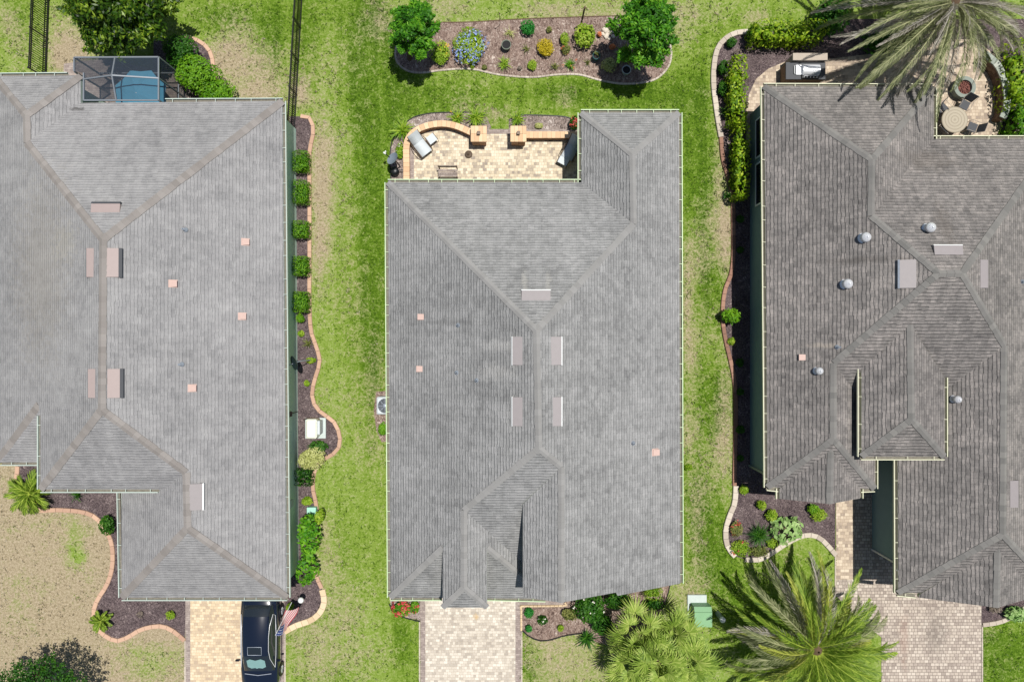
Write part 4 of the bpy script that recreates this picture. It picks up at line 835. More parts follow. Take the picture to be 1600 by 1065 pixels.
for x, y, r, lb, m in ((1163, 765, 8, 'small round lime shrub at the shadow edge', 'lime'), (1190, 789, 8, 'small round shrub, second from the shadow edge', 'lime'), (1206, 805, 10, 'round green shrub left of the broad leaved plant', 'lime'), (1271, 795, 9, 'dark green shrub touching the gable edge', 'box'), (1280, 804, 12, 'bright green shrub near the entry path', 'lime')):
    shrub(x, y, r*1.15, r*1.1, .55, m, lb, leaf=.08)
shrub(1151, 826, 11, 15, .5, 'olive', 'rose bush with red blooms by the curved pale edging', fl='red', fln=12, leaf=.07)
blades(1187, 836, 22, .7, 'dark', 'spiky dark olive grass clump in the entry bed', n=190, wd=.02)
shrub(1158, 857, 19, 17, .5, 'lime', 'loose yellow green shrub at the lower left of the entry bed', leaf=.07, dens=.7, fl='red', fln=5)
shrub(1186, 862, 20, 11, .35, 'olive', 'low olive ground shrub along the entry bed edging', leaf=.07, dens=.7)
shrub(1208, 849, 12, 9, .4, 'lime', 'lime shrub between the spiky clump and broad leaves', leaf=.08)
shrub(1231, 828, 28, 24, .8, 'bigleaf', 'broad leaved pale green plant spilling over the edging', 'plant', name='leafy_plant', leaf=.26, dens=1.1, core=False)
shrub(1594, 120, 26, 52, 1.6, 'hedge', 'yellow green hedge beyond the curved stone wall, upper stretch', 'hedge', kind='box', leaf=.13, name='hedge')
shrub(1596, 192, 18, 36, 1.6, 'box', 'green hedge stretch beside the lower end of the curved stone wall', 'hedge', kind='box', leaf=.13, name='hedge')
shrub(1590, 960, 22, 14, .7, 'bigleaf', 'leafy plant at the lower right gutter end', 'plant', name='leafy_plant', leaf=.16)
shrub(1556, 952, 12, 7, .4, 'grey', 'brown twiggy plant right of the right driveway', 'plant', name='small_plant', leaf=.06, dens=.6)
shrub(1300, 22, 36, 38, 1.9, 'dark', 'dark bush behind the left fronds of the top palm', leaf=.14, dens=.8, lumps=14)
shrub(1390, 62, 60, 24, 1.2, 'dark', 'dark shaded bush below the top palm', leaf=.14, dens=.7)
shrub(1420, -10, 70, 18, 1.2, 'dark', 'dark shrub mass behind the crown of the top palm', leaf=.14, dens=.6)
tree(55, 1078, 2.6, 80, 42, 1.6, 'dark', 'sparse dark tree at the lower left corner of the photo', (70, 1040), leaf=.14, n=5200, lobes=34, seed=12)
# ---------------------------------------------------------------- palms
def frond_mesh(name, Ln, rise, droop, nl, leafl, mat, rs, vee=.25, wd=.022):
    Vs = []; Fs = []; T = []; k = 0; S_ = 18; pts = []; cv = rs.uniform(-.5, .5)
    for i in range(S_+1):
        t = i/S_; th = rise-droop*t**1.5
        if i == 0: p = np.zeros(3)
        else: p = pts[-1]+np.array([math.cos(th), cv*t+rs.normal(0, .012), math.sin(th)])*Ln/S_
        pts.append(p)
    for i in range(S_):
        w0, w1 = .035*(1-i/S_)+.007, .035*(1-(i+1)/S_)+.007
        a, b = pts[i], pts[i+1]; u = np.array([0, 0, .02]); s = np.array([0, 1, 0])
        Vs += [a-s*w0, a+u, a+s*w0, b-s*w1, b+u, b+s*w1]; Fs += [[k, k+1, k+4, k+3], [k+1, k+2, k+5, k+4]]; T += [.95, .95]; k += 6
    for i in range(nl):
        t = .12+.88*i/nl; f = t*S_; j = min(int(f), S_-1); c = pts[j]+(pts[j+1]-pts[j])*(f-j); d = pts[j+1]-pts[j]; d = d/np.linalg.norm(d)
        ll = leafl*(math.sin(math.pi*min(1, t*.82+.16))**.6)*rs.uniform(.85, 1.1)
        up = np.cross(np.array([0, -1., 0]), d); up = up/np.linalg.norm(up)*(1 if np.cross(np.array([0, -1., 0]), d)[2] > 0 else -1)
        for sd in (-1, 1):
            an = rs.uniform(.55, .8)*(1-.4*t); dr = math.cos(an)*d+math.sin(an)*sd*np.array([0, 1, 0])+up*(vee+rs.normal(0, .1)); dr /= np.linalg.norm(dr)
            m = c+dr*ll*.55; e = c+dr*ll-np.array([0, 0, 1])*ll*rs.uniform(.1, .35); sdv = np.cross(dr, up); sdv /= np.linalg.norm(sdv)
            Vs += [c-sdv*wd*.6, c+sdv*wd*.6, m+sdv*wd, m-sdv*wd, e+sdv*.004, e-sdv*.004]; Fs += [[k, k+1, k+2, k+3], [k+3, k+2, k+4, k+5]]; tn = rs.uniform(0, .85); T += [tn, tn]; k += 6
    me_o = quads(name, np.array(Vs), np.array(Fs), np.array(T), L[mat])
    return me_o
def make_trunk(root, top, r, n=14):
    b = MB(); prof = []; k = int(top.z/.13)
    for i in range(k): z = i*.13; prof += [(r*1.08, z), (r*.95, z+.1)]
    b.lathe((0, 0, 0), prof+[(r*.9, top.z)], n); 
    # lean towards the crown
    b.v = [(x+top.x*(z/top.z)**1.3, y+top.y*(z/top.z)**1.3, z) for x, y, z in b.v]
    b.build('trunk', MAT['soil'], root, local=True)
def date_palm(px, py, z, label, seed, specs, base=None):
    """specs: list of (azimuth deg, length, rise rad, droop rad, material)"""
    rs = np.random.RandomState(seed); c = P(px, py, z); root = empty('palm_tree', (c.x, c.y, 0), label, 'palm tree'); make_trunk(root, Vector((0, 0, z)), .28)
    cache = {}
    for az, ln, rise, dr, mt in specs:
        if seed == 4 and (az % 360 < 60 or az % 360 > 320): ln *= .86
        if seed == 4 and 150 < az % 360 < 200: ln *= .88
        key = (mt, round(dr, 1), round(ln*2)/2, int(rs.randint(0, 2)))
        if key not in cache:
            o = frond_mesh('frond', key[2], 0, key[1], int(key[2]*19), .50 if seed == 4 else .40, mt, rs, .45 if mt != 'frond_s' else .7, .013 if seed == 4 else .011); cache[key] = o.data
        else: o = bpy.data.objects.new('frond', cache[key]); S.collection.objects.link(o)
        o.parent = root; a = math.radians(az); o.location = (math.cos(a)*.12, math.sin(a)*.12, z)
        o.rotation_euler = (rs.uniform(-.5, .5), -rise, a); k = ln/key[2]; o.scale = (k, k, k)
    b = MB(); b.lathe((0, 0, 0), [(.3, z-.45), (.36, z-.1), (.22, z+.15), (.05, z+.3)], 12); b.build('crown_base', MAT['soil'], root, local=True)
    return root
rs_ = np.random.RandomState(21); sp = []
for i in range(64):
    az = i*137.5+rs_.uniform(-8, 8); lv = i/64; up = 1.05-1.15*lv
    a = az % 360
    north = 35 < a < 150
    mt = ('frond_g' if lv < .35 else rs_.choice(['frond_g', 'frond_g', 'frond_y', 'frond_m'])) if not north else rs_.choice(['frond_g', 'frond_m', 'frond_y', 'frond_s', 'frond_g'])
    if 150 <= a <= 215 and lv > .2: mt = rs_.choice(['frond_s', 'frond_m', 'frond_y'])
    sp.append((az, rs_.uniform(3.9, 4.6)*(.55+.45*min(1, lv*2.4)), up, .8+.4*lv, mt))
for j, a in enumerate(range(8, 360, 18)): sp.append((a+rs_.uniform(-6, 6), rs_.uniform(4.0, 4.5), .12, .8, ['frond_y', 'frond_g', 'frond_m', 'frond_g'][j % 4] if not 210 < a < 350 else 'frond_g'))
date_palm(1275, 1014, 3.0, 'big date palm with arching green and silvery fronds beside the right driveway', 4, sp)
rs_ = np.random.RandomState(33); sp = []
LEN = lambda a: float(np.interp(a, [0, 90, 150, 185, 240, 265, 300, 330, 360], [4.6, 5, 5.8, 6.0, 5.6, 4.5, 3.8, 4.2, 4.6]))
for i in range(112):
    az = i*137.5+rs_.uniform(-8, 8); lv = i/112; mt = rs_.choice(['frond_s', 'frond_m', 'frond_s', 'frond_s', 'frond_m', 'frond_m', 'frond_s', 'frond_m'])
    sp.append((az, rs_.uniform(.9, 1.05)*LEN(az % 360)*(.45+.55*min(1, lv*2.2)), .95-1.1*lv, .7+.6*lv, mt))
date_palm(1490, 2, 4.6, 'tall grey green date palm overhanging the right house patio at the top', 6, sp)
def fan_mesh(rs, R=.85, n=26):
    Vs = []; Fs = []; T = []; k = 0; tn = rs.uniform(0, .3)
    for i in range(n):
        a = -2.1+4.2*i/(n-1)+rs.normal(0, .03); r = R*(1-.25*abs(a)/2.1)*rs.uniform(.9, 1.05); d = np.array([math.cos(a), math.sin(a), 0]); s = np.array([-math.sin(a), math.cos(a), 0]); w_ = .036
        z = [0, .07, .04, -.12-.1*rs.uniform()]; rr = [.05, .45, .75, 1.0]; ww = [.012, w_, w_*.6, .004]
        for j in range(4): c = d*r*rr[j]+np.array([0, 0, z[j]*R]); Vs += [c-s*ww[j]+np.array([0, 0, .02*(j == 1)]), c+s*ww[j]]
        for j in range(3): Fs.append([k+2*j, k+2*j+1, k+2*j+3, k+2*j+2]); T.append(min(1, rs.uniform(0, .75)+tn))
        k += 8
    # stalk
    for sd in (0, 1):
        s = np.array([0, .015, 0]) if sd == 0 else np.array([0, 0, .015]); a = np.array([-1.0, 0, -.5])*R; Vs += [a-s, a+s, s, -s]; Fs.append([k, k+1, k+2, k+3]); T.append(.8); k += 4
    return np.array(Vs), np.array(Fs), np.array(T)
def fan_palm(px, py, z, label, seed, n, spread, R, stems, mat='fan', nm='fan_palm'):
    rs = np.random.RandomState(seed); c = P(px, py, 0); root = empty(nm, (c.x, c.y, 0), label, 'palm tree'); ms = []
    for i in range(4):
        V, Fq, T = fan_mesh(rs, R); o = quads('fan_leaf', V, Fq, T, L[mat], parent=root); ms.append(o.data); o.data.materials[0] = L[mat]
        if i == 0: firsts = [o]
        else: firsts.append(o)
    cnt = 0
    for (sx, sy, sz) in stems:
        q = P(sx, sy, sz)-c
        b = MB(); b.tube([(q.x*.3, q.y*.3, 0), (q.x*.7, q.y*.7, sz*.5), (q.x, q.y, sz-.1)], [.12, .1, .11], 8); b.build('trunk', MAT['soil'], root, local=True)
        for i in range(n):
            az = i*2.39996+sx; lv = (i+.5)/n; el = 1.25-1.25*lv+rs.normal(0, .08); rr = spread*rs.uniform(.85, 1.1)
            if cnt < 4: o = firsts[cnt]
            else: o = bpy.data.objects.new('fan_leaf', ms[rs.randint(0, 4)]); S.collection.objects.link(o); o.parent = root
            cnt += 1
            o.location = (q.x+math.cos(az)*math.cos(el)*rr, q.y+math.sin(az)*math.cos(el)*rr, sz+math.sin(el)*rr*.8-.25*lv*rr)
            o.rotation_euler = (rs.normal(0, .3), -(el-.35)*.8, az); k = rs.uniform(.8, 1.15); o.scale = (k, k, k)
    return root
fan_palm(1015, 1015, 2.0, 'clumping light green fan palm with several heads left of the transformer box', 9, 11, .92, .92, [(998, 990, 2.1), (1050, 988, 1.9), (986, 1032, 1.8), (1030, 1035, 2.5), (1075, 1030, 1.7), (1010, 1075, 1.9)])
def small_palm(px, py, h, rp, label, mat, n, seed, lean=(0, 0)):
    rs = np.random.RandomState(seed); c = P(px, py, h*.5); root = empty('small_palm', (c.x, c.y, 0), label, 'palm'); R = M(rp, h*.5)
    b = MB(); b.lathe((0, 0, 0), [(.1, 0), (.12, h*.2), (.07, h*.4)], 8); b.build('trunk', MAT['soil'], root, local=True); me = None
    for i in range(n):
        if i < 2: o = frond_mesh('frond', R, 0, 1.2, 26, R*.32, mat, rs, .2, .014); me = (me or [])+[o.data]
        else: o = bpy.data.objects.new('frond', me[i % 2]); S.collection.objects.link(o)
        o.parent = root; o.location = (0, 0, h*.4); o.rotation_euler = (rs.normal(0, .3), -(1.2-1.0*i/n), i*2.4)
    return root
small_palm(47, 770, 1.0, 36, 'bright green small palm at the corner of the left house front wall', 'frond_g', 26, 3)
small_palm(158, 970, .7, 18, 'small green sago palm on the buff blocks of the front bed', 'frond_g', 18, 5)

# ---------------------------------------------------------------- grass clumps over the lawn sheet
def inside(X_, Y_, poly):
    r = np.zeros(X_.shape, bool); n = len(poly)
    for i in range(n):
        x0, y0 = poly[i]; x1, y1 = poly[(i+1) % n]
        if y0 == y1: continue
        c = ((Y_ > y0) != (Y_ > y1)) & (X_ < (x1-x0)*(Y_-y0)/(y1-y0)+x0); r ^= c
    return r
rs = np.random.RandomState(99); n = 64000
gx, gy = rs.uniform(-26.5, 26.5, n), rs.uniform(-18, 18, n); bad = np.zeros(n, bool)
for poly in BEDS: bad |= inside(gx, gy, poly)
for rx0, rx1, ry0, ry1 in ((-26, -11.2, -6, 11), (-18, -11.1, -11.6, 0), (-5.5, 7.5, -11.6, 7.1), (3.6, 7.5, 5, 10.4), (12.2, 26, -6, 9.1), (18.5, 26, -11, 0)): bad |= (gx > rx0) & (gx < rx1) & (gy > ry0) & (gy < ry1)
from math import floor
ixs = np.clip(np.searchsorted(ax, gx)-1, 0, nx-2); iys = np.clip(np.searchsorted(ay, gy)-1, 0, ny-2); dry_ = dr[iys, ixs]
cl = np.sin(gx*2.1+np.sin(gy*1.7)*2)*np.sin(gy*2.6+np.sin(gx*1.3)*2)
keep = ~bad & (rs.uniform(0, 1, n) < .55+.45*cl)
for nm, sel, mt, lb in (('grass_tufts', (dry_ < .5) | (cl > .45) & (dry_ > .7), 'g_green', 'loose green grass tufts standing up over the lawns'), ('dry_grass', dry_ >= .28, 'g_tan', 'bleached straw coloured grass over the worn lawn patches')):
    k = keep & sel & (rs.uniform(0, 1, n) < (np.maximum(.12, 1-dry_*.9) if nm == 'grass_tufts' else .06+dry_*.85)); k = k & ((dry_ < .75) | (rs.uniform(0, 1, n) < .6)); X_, Y_ = gx[k], gy[k]; m = 3
    if nm == 'grass_tufts' : L[mt] = leafmat(mt, hx(54, 88, 14, .64), hx(104, 142, 34, .64), hx(162, 188, 80, .64), .3)
    else: L[mt] = leafmat(mt, hx(140, 126, 96, .66), hx(192, 176, 144, .66), hx(234, 222, 198, .66), .2)
    C = np.repeat(np.stack([X_, Y_, np.full(len(X_), .02)], 1), m, 0); C[:, :2] += rs.normal(0, .05, (len(C), 2)); C[:, 2] += rs.uniform(0, .03, len(C))
    tn = np.repeat(rs.uniform(0, .7, len(X_)), m)+rs.uniform(0, .3, len(C)); nr = rs.normal(0, .8, (len(C), 3)); nr[:, 2] = np.abs(nr[:, 2])+.5
    V, Fq, T = leafset(C, nr, .12, .035, tn, rs); o = quads(nm, V, Fq, T, L[mt]); tag(o, lb, 'grass', kind='stuff')
# ---------------------------------------------------------------- pool cage
z_ = 2.9; A0, A1, A2, A3 = P(116, 90, z_), P(248, 89.5, z_), P(248, 157, z_), P(131, 157, z_); A4 = P(131, 114, z_); A5 = P(116, 112, z_)
pc = P(175, 118, 3.25)
cage = empty('pool_cage', (A0.x, A0.y, 0), 'grey screened pool cage attached to the back of the left house', 'pool cage')
def beam(lst, r=.038, nm='beam'):
    for a_, b__ in lst:
        b = MB(); d = (b__-a_); R = d.to_track_quat('X', 'Z').to_matrix(); b.box((a_+b__)/2, (d.length, r*1.7, r*1.7), R=R); b.build(nm, MAT['screen_f'], cage)
T1, T2, T3 = P(180, 90, z_), P(182, 157, z_), P(248, 122.5, z_); T0 = P(131, 124, z_)
beam([(A0, A1), (A1, A2), (A2, A3), (A0, A5), (A4, A3), (T1, pc), (pc, T2), (T0, pc), (pc, T3)])
gz = lambda v: Vector((v.x, v.y, 0))
beam([(gz(v), v-Vector((0, 0, .04))) for v in (A0, A1, T1, T3, A2, A5)], nm='post')
beam([(gz(A1)+Vector((0, 0, 1)), gz(A2)+Vector((0, 0, 1))), (gz(A0)+Vector((0, 0, 1)), gz(A1)+Vector((0, 0, 1)))], .035)
x = N('screen mesh'); tr = x.n('BsdfTransparent'); x.col(hx(52, 62, 74)); x.rough(.8); mx = x.n('MixShader'); mx.inputs[0].default_value = .5
x.l(tr.outputs[0], mx.inputs[1]); x.l(x.b.outputs[0], mx.inputs[2]); x.l(mx.outputs[0], x.out.inputs[0]); MAT['screen'] = x.m
dz_ = Vector((0, 0, .02))
for fc in ([A0, T1, pc, T0, A4, A5], [T1, A1, T3, pc], [pc, T3, A2, T2], [T0, pc, T2, A3]):
    b = MB(); c_ = sum((Vector(v) for v in fc), Vector())/len(fc); b.add([v+dz_ for v in fc]+[c_+dz_], [(i, (i+1) % len(fc), len(fc)) for i in range(len(fc))]); b.build('screen_panel', MAT['screen'], cage)
for a_, b__ in ((A0, T1), (T1, A1), (A1, T3), (T3, A2), (A0, A5)):
    b = MB(); b.add([gz(a_), gz(b__), b__, a_], [(0, 1, 2, 3)]); b.build('screen_panel', MAT['screen'], cage)
# umbrella below
uc = P(220, 150, 2.05); um = empty('patio_umbrella', (uc.x, uc.y, 0), 'open blue patio umbrella under the pool cage screen', 'umbrella')
b = MB(); pts = []; Ru = M(43, 2.05)
for i in range(8): a = math.radians(22.5+45*i); pts.append(uc+Vector((math.cos(a)*Ru, math.sin(a)*Ru, 0)))
top_ = uc+Vector((0, 0, .42)); vs = [top_]; fs = []
for i in range(8):
    p0, p1 = pts[i], pts[(i+1) % 8]; m_ = (p0+p1)/2; m_ = uc+(m_-uc)*.955+Vector((0, 0, .02)); k = len(vs); h0, h1 = (top_+p0)/2+Vector((0, 0, .05)), (top_+p1)/2+Vector((0, 0, .05)); hm = (h0+h1)/2-Vector((0, 0, .03))
    vs += [p0, m_, p1, h0, hm, h1]; fs += [(k, k+1, k+4, k+3), (k+1, k+2, k+5, k+4), (k+3, k+4, 0), (k+4, k+5, 0)]
b.add(vs, fs, 0, .5); MAT['ublue'] = plain('blue canvas', hx(96, 172, 206), .8, var=.08, sc=2); b.build('canopy', MAT['ublue'], um)
b = MB(); b.tube([gz(uc), top_], .025); b.build('pole', MAT['white'], um); b = MB(); b.lathe(gz(uc), [(.28, 0), (.28, .06), (.06, .1)], 16); b.build('base', MAT['black'], um)
# ---------------------------------------------------------------- fences
def fence(p0, p1, h, label, seg=1.83):
    root = empty('metal_fence', (p0.x, p0.y, 0), label, 'fence'); d = (p1-p0); Ln = d.length; d.normalize(); n = max(1, round(Ln/seg))
    for i in range(n+1):
        c = p0+d*Ln*i/n; b = MB(); b.box(c+Vector((0, 0, h/2)), (.06, .06, h)); b.box(c+Vector((0, 0, h+.01)), (.075, .075, .02)); b.build('post', MAT['black'], root)
    for i in range(n):
        b = MB(); a_ = p0+d*Ln*i/n; c = p0+d*Ln*(i+1)/n; R = d.to_track_quat('X', 'Z').to_matrix()
        for zz in (.12, h-.16, h-.04): b.box((a_+c)/2+Vector((0, 0, zz)), ((c-a_).length, .04, .05), R=R)
        m_ = int((c-a_).length/.105)
        for j in range(1, m_): q = a_.lerp(c, j/m_); b.box(q+Vector((0, 0, h/2)), (.026, .026, h-.1))
        b.build('panel', MAT['black'], root)
    return root
fence(P(80, -60), P(73, 122), 1.35, 'black metal picket fence near the top left corner')
fence(P(476, -60), P(461, 201), 1.25, 'black metal picket fence ending at the back corner of the left house')
# ---------------------------------------------------------------- seat walls
def seat_wall(path, w_, h_, label, mcap, mw, closed=False, capw=None, segw=.22, pxz=True):
    pts = [P(px, py, h_) for px, py in path]; q = spline(pts, 10); L_ = [0]
    for i in range(1, len(q)): L_.append(L_[-1]+(q[i]-q[i-1]).length)
    n = int(L_[-1]/segw); R_ = []; j = 0
    for i in range(n+1):
        s = L_[-1]*i/n
        while j < len(L_)-2 and L_[j+1] < s: j += 1
        t = (s-L_[j])/max(1e-6, L_[j+1]-L_[j]); R_.append(q[j].lerp(q[j+1], t))
    nr = []
    for i in range(n+1): d = (R_[min(i+1, n)]-R_[max(i-1, 0)]); d.z = 0; d.normalize(); nr.append(Vector((-d.y, d.x, 0)))
    root = empty('seat_wall', (R_[0].x, R_[0].y, 0), label, 'wall'); b = MB(); c = MB(); w2 = w_/2-.04; ch = .07
    for i in range(n):
        A, B = R_[i], R_[i+1]; g = (B-A)*.02; A2, B2 = A+g, B-g; hh = h_
        v = [A2+nr[i]*w_/2, A2-nr[i]*w_/2, B2-nr[i+1]*w_/2, B2+nr[i+1]*w_/2]; v = [Vector((t.x, t.y, hh)) for t in v]; lo = [Vector((t.x, t.y, hh-ch)) for t in v]
        c.add(v+lo, [(0, 1, 2, 3), (0, 4, 5, 1), (1, 5, 6, 2), (2, 6, 7, 3), (3, 7, 4, 0)], 0, RND.random())
    rows = max(2, round((h_-ch)/.14)); rh = (h_-ch)/rows
    for r in range(rows):
        for i in range(0, n, 1):
            A, B = R_[i], R_[i+1]; ofs = .004*((i+r) % 2)
            v = [A+nr[i]*(w2+ofs), A-nr[i]*(w2+ofs), B-nr[i+1]*(w2+ofs), B+nr[i+1]*(w2+ofs)]
            z0, z1 = r*rh, (r+1)*rh-.006
            lo = [Vector((t.x, t.y, z0)) for t in v]; up = [Vector((t.x, t.y, z1)) for t in v]
            b.add(lo+up, [(4, 5, 6, 7), (0, 4, 7, 3), (1, 2, 6, 5), (0, 1, 5, 4), (2, 3, 7, 6)], 0, RND.random())
    c.build('cap', mcap, root); b.build('blocks', mw, root)
seat_wall([(635, 296), (635, 260), (635, 228), (640, 213), (653, 202), (672, 195), (693, 193), (714, 197), (737, 207)], .31, .5, 'curved peach stone seat wall around the reclining chair', MAT['cap_stone'], MAT['wall_stone'])
seat_wall([(820, 210.5), (860, 210.5), (910, 210.5)], .33, .5, 'straight peach stone seat wall right of the right pillar', MAT['cap_stone'], MAT['wall_stone'])
def pillar(px, py, label):
    p = P(px, py, .95); root = empty('stone_pillar', (p.x, p.y, 0), label, 'pillar', 'stone pillars either side of the patio opening'); b = MB()
    for r in range(6):
        for k in range(2):
            z0 = r*.147+.07; b.box((p.x+(k-.5)*.35, p.y, z0), (.345, .68, .14), bev=.008)
    b.build('blocks', MAT['wall_stone'], root); b = MB()
    for i in range(2):
        for j in range(4): b.box((p.x+(j-1.5)*.2, p.y+(i-.5)*.4, .915), (.197, .396, .07), bev=.01)
    b.build('cap', MAT['cap_stone'], root)
    l_ = empty('pillar_lamp', (p.x-.0, p.y, .95), 'small square dark lamp on the '+label.split(',')[0].replace('stone pillar', 'stone pillar top'), 'lamp', 'lamps on the stone pillars'); b = MB()
    b.box((p.x, p.y, 1.0), (.1, .1, .1)); b.box((p.x, p.y, 1.11), (.17, .17, .03), bev=.01); b.build('housing', MAT['bronze'], l_)
    b = MB(); b.box((p.x, p.y, 1.07), (.12, .12, .05)); b.build('lens', MAT['glass'], l_)
pillar(748, 209, 'left stone pillar, at the end of the curved seat wall'); pillar(810, 209, 'right stone pillar, at the end of the straight seat wall')
seat_wall([(1540, 84), (1558, 100), (1569, 122), (1574, 146), (1573, 168), (1567, 184)], .34, .7, 'curved grey green capped stone wall on the right patio', MAT['cap_green'], MAT['wall_brown'])
# ---------------------------------------------------------------- patio furniture
def recliner(px, py, rz, label, group=None):
    p = P(px, py, .4); root = empty('lounge_chair', (p.x, p.y, 0), label, 'lounge chair', group, rz)
    prof = [(-.62, .92), (-.5, .74), (-.36, .56), (-.22, .42), (-.1, .37), (.15, .39), (.4, .43), (.5, .41)]
    def strip(pr, w_, nm, mt, th=.015):
        b = MB(); vs = []; n = len(pr)
        for x_, z in pr: vs += [(x_, -w_/2, z), (x_, w_/2, z)]
        lo = [(a_, b__, c-th) for a_, b__, c in vs]
        fs = [(2*i, 2*i+1, 2*i+3, 2*i+2) for i in range(n-1)]; m = len(vs)
        fs += [(m+2*i, m+2*i+2, m+2*i+3, m+2*i+1) for i in range(n-1)]+[(2*i, 2*i+2, m+2*i+2, m+2*i) for i in range(n-1)]+[(2*i+1, m+2*i+1, m+2*i+3, 2*i+3) for i in range(n-1)]
        b.add(vs+lo, fs, 0, .5, True); return b.build(nm, mt, root, local=True)
    strip(prof[:4], .6, 'backrest', MAT['sling']); strip(prof[3:], .6, 'seat', MAT['sling'])
    for sd in (-1, 1):
        b = MB(); b.tube([(x_, sd*.32, z) for x_, z in prof], .016, 6); b.build('frame', MAT['bronze'], root, local=True)
        b = MB(); b.tube([(-.3, sd*.36, .56), (-.05, sd*.4, .6), (.3, sd*.38, .58), (.46, sd*.35, .42), (.44, sd*.34, 0)], .018, 6); b.build('armrest', MAT['bronze'], root, local=True)
        b = MB(); b.tube([(-.38, sd*.34, 0), (-.2, sd*.34, .44)], .016, 6); b.build('leg', MAT['bronze'], root, local=True)
def ottoman(px, py, rz, label, w_=.42):
    p = P(px, py, .4); root = empty('ottoman', (p.x, p.y, 0), label, 'ottoman', None, rz); b = MB(); b.box((0, 0, .39), (w_, w_*1.1, .02), bev=.008); b.build('seat', MAT['sling'], root, local=True)
    for sd in (-1, 1):
        b = MB(); b.tube([(-w_/2, sd*(w_/2+.04), 0), (-w_/2, sd*(w_/2+.04), .38), (w_/2, sd*(w_/2+.04), .38), (w_/2, sd*(w_/2+.04), 0)], .015, 6); b.build('frame', MAT['bronze'], root, local=True)
recliner(658, 228, math.radians(-52), 'grey sling lounge chair on the curved wall side of the patio')
ottoman(674, 217, math.radians(-52), 'small grey ottoman beside the left lounge chair')
recliner(892, 234, math.radians(-118), 'grey sling lounge chair half in shadow beside the right roof wing')
ottoman(881, 250, math.radians(-118), 'grey sling ottoman in front of the shaded lounge chair', .46)
p = P(732, 241, .1); b = MB(); b.lathe((p.x, p.y, 0.02), [(.2, 0), (.2, .03), (.17, .06), (.1, .075), (.06, .1), (.035, .12), (.035, .2), (.02, .2), (.02, .1)], 24); o = b.build('umbrella_base', MAT['bronze'], loc=(p.x, p.y, 0)); tag(o, 'round grey brown umbrella base in the middle of the cream patio', 'umbrella base')
p = P(700, 268, .4); bn = empty('slatted_bench', (p.x, p.y, 0), 'grey slatted bench against the back wall under the gutter', 'bench'); W_ = M(30, .4)
for nm, dy, dz in (('seat', -.0, .42),):
    b = MB()
    for i in range(3): b.box((p.x, p.y+.05-i*.13, .42), (W_, .11, .03), bev=.006)
    b.build('seat', MAT['band'], bn)
b = MB()
for i in range(2): b.box((p.x, p.y+.2, .56+i*.16), (W_, .03, .12), bev=.006)
b.build('backrest', MAT['band'], bn)
for sx in (-1, 1):
    for y_, hh in ((.2, .8), (-.24, .42)): b = MB(); b.box((p.x+sx*W_*.46, p.y+y_, hh/2), (.05, .05, hh)); b.build('leg', MAT['bronze'], bn)
# right patio
p = P(1492, 187, .74); t_ = empty('patio_table', (p.x, p.y, 0), 'round beige stone topped table on the right patio', 'table'); R_ = M(20.5, .74)
x = N('table stone'); dist = x.n('VectorMath', operation='DISTANCE'); x.l(x.pos(), dist.inputs[0]); dist.inputs[1].default_value = (p.x, p.y, .74)
wv = x.math('SINE', x.math('MULTIPLY', dist.outputs['Value'], 42.0)); x.col(x.mix(x.rng(wv, .2, 1), hx(164, 155, 137), hx(144, 134, 117))); x.rough(.7)
b = MB(); b.lathe((p.x, p.y, 0), [(0, .74), (R_*.96, .74), (R_, .73), (R_, .705), (R_*.97, .7), (0, .7)], 40); b.build('table_top', x.m, t_)
for i in range(4): a = i*math.pi/2+.4; b = MB(); b.tube([(p.x+math.cos(a)*.45, p.y+math.sin(a)*.45, 0), (p.x+math.cos(a)*.3, p.y+math.sin(a)*.3, .7)], .025); b.build('leg', MAT['bronze'], t_)
def chair(px, py, rz, label, mt='sling_d'):
    p = P(px, py, .42); root = empty('patio_chair', (p.x, p.y, 0), label, 'chair', 'chairs around the round patio table', rz)
    b = MB(); b.box((0, 0, .43), (.46, .46, .03), bev=.01); b.build('seat', MAT[mt], root, local=True)
    b = MB(); v = [(-.24, -.23, .46), (-.24, .23, .46), (-.38, .23, .95), (-.38, -.23, .95)]; b.add(v+[(x_-.02, y_, z) for x_, y_, z in v], [(0, 1, 2, 3), (7, 6, 5, 4), (3, 2, 6, 7), (0, 3, 7, 4), (1, 5, 6, 2)]); b.build('backrest', MAT[mt], root, local=True)
    for sd in (-1, 1):
        b = MB(); b.tube([(.24, sd*.25, 0), (.24, sd*.25, .42), (.2, sd*.27, .62), (-.24, sd*.27, .64), (-.38, sd*.25, .96)], .014, 6); b.build('armrest', MAT['curb_w'], root, local=True)
        b = MB(); b.tube([(-.26, sd*.24, 0), (-.22, sd*.24, .43)], .014, 6); b.build('leg', MAT['curb_w'], root, local=True)
chair(1507, 164, math.radians(242), 'dark sling chair between the round table and the fire pit'); chair(1519, 199, math.radians(158), 'dark sling chair at the lower right of the round table')
chair(1474, 171, math.radians(-45), 'dark chair tucked at the upper left of the round table'); chair(1474, 200, math.radians(45), 'dark chair tucked at the lower left of the round table')
p = P(1508, 136, .45); fp = empty('fire_pit', (p.x, p.y, 0), 'round stone fire pit filled with red lava rock', 'fire pit'); R_ = M(17, .45)
b = MB(); b.lathe((p.x, p.y, 0), [(R_*.9, 0), (R_*.9, .38), (R_, .38), (R_, .45), (R_*.66, .45), (R_*.64, .3)], 28, smooth=False); b.build('ring', MAT['cap_green'], fp)
b = MB()
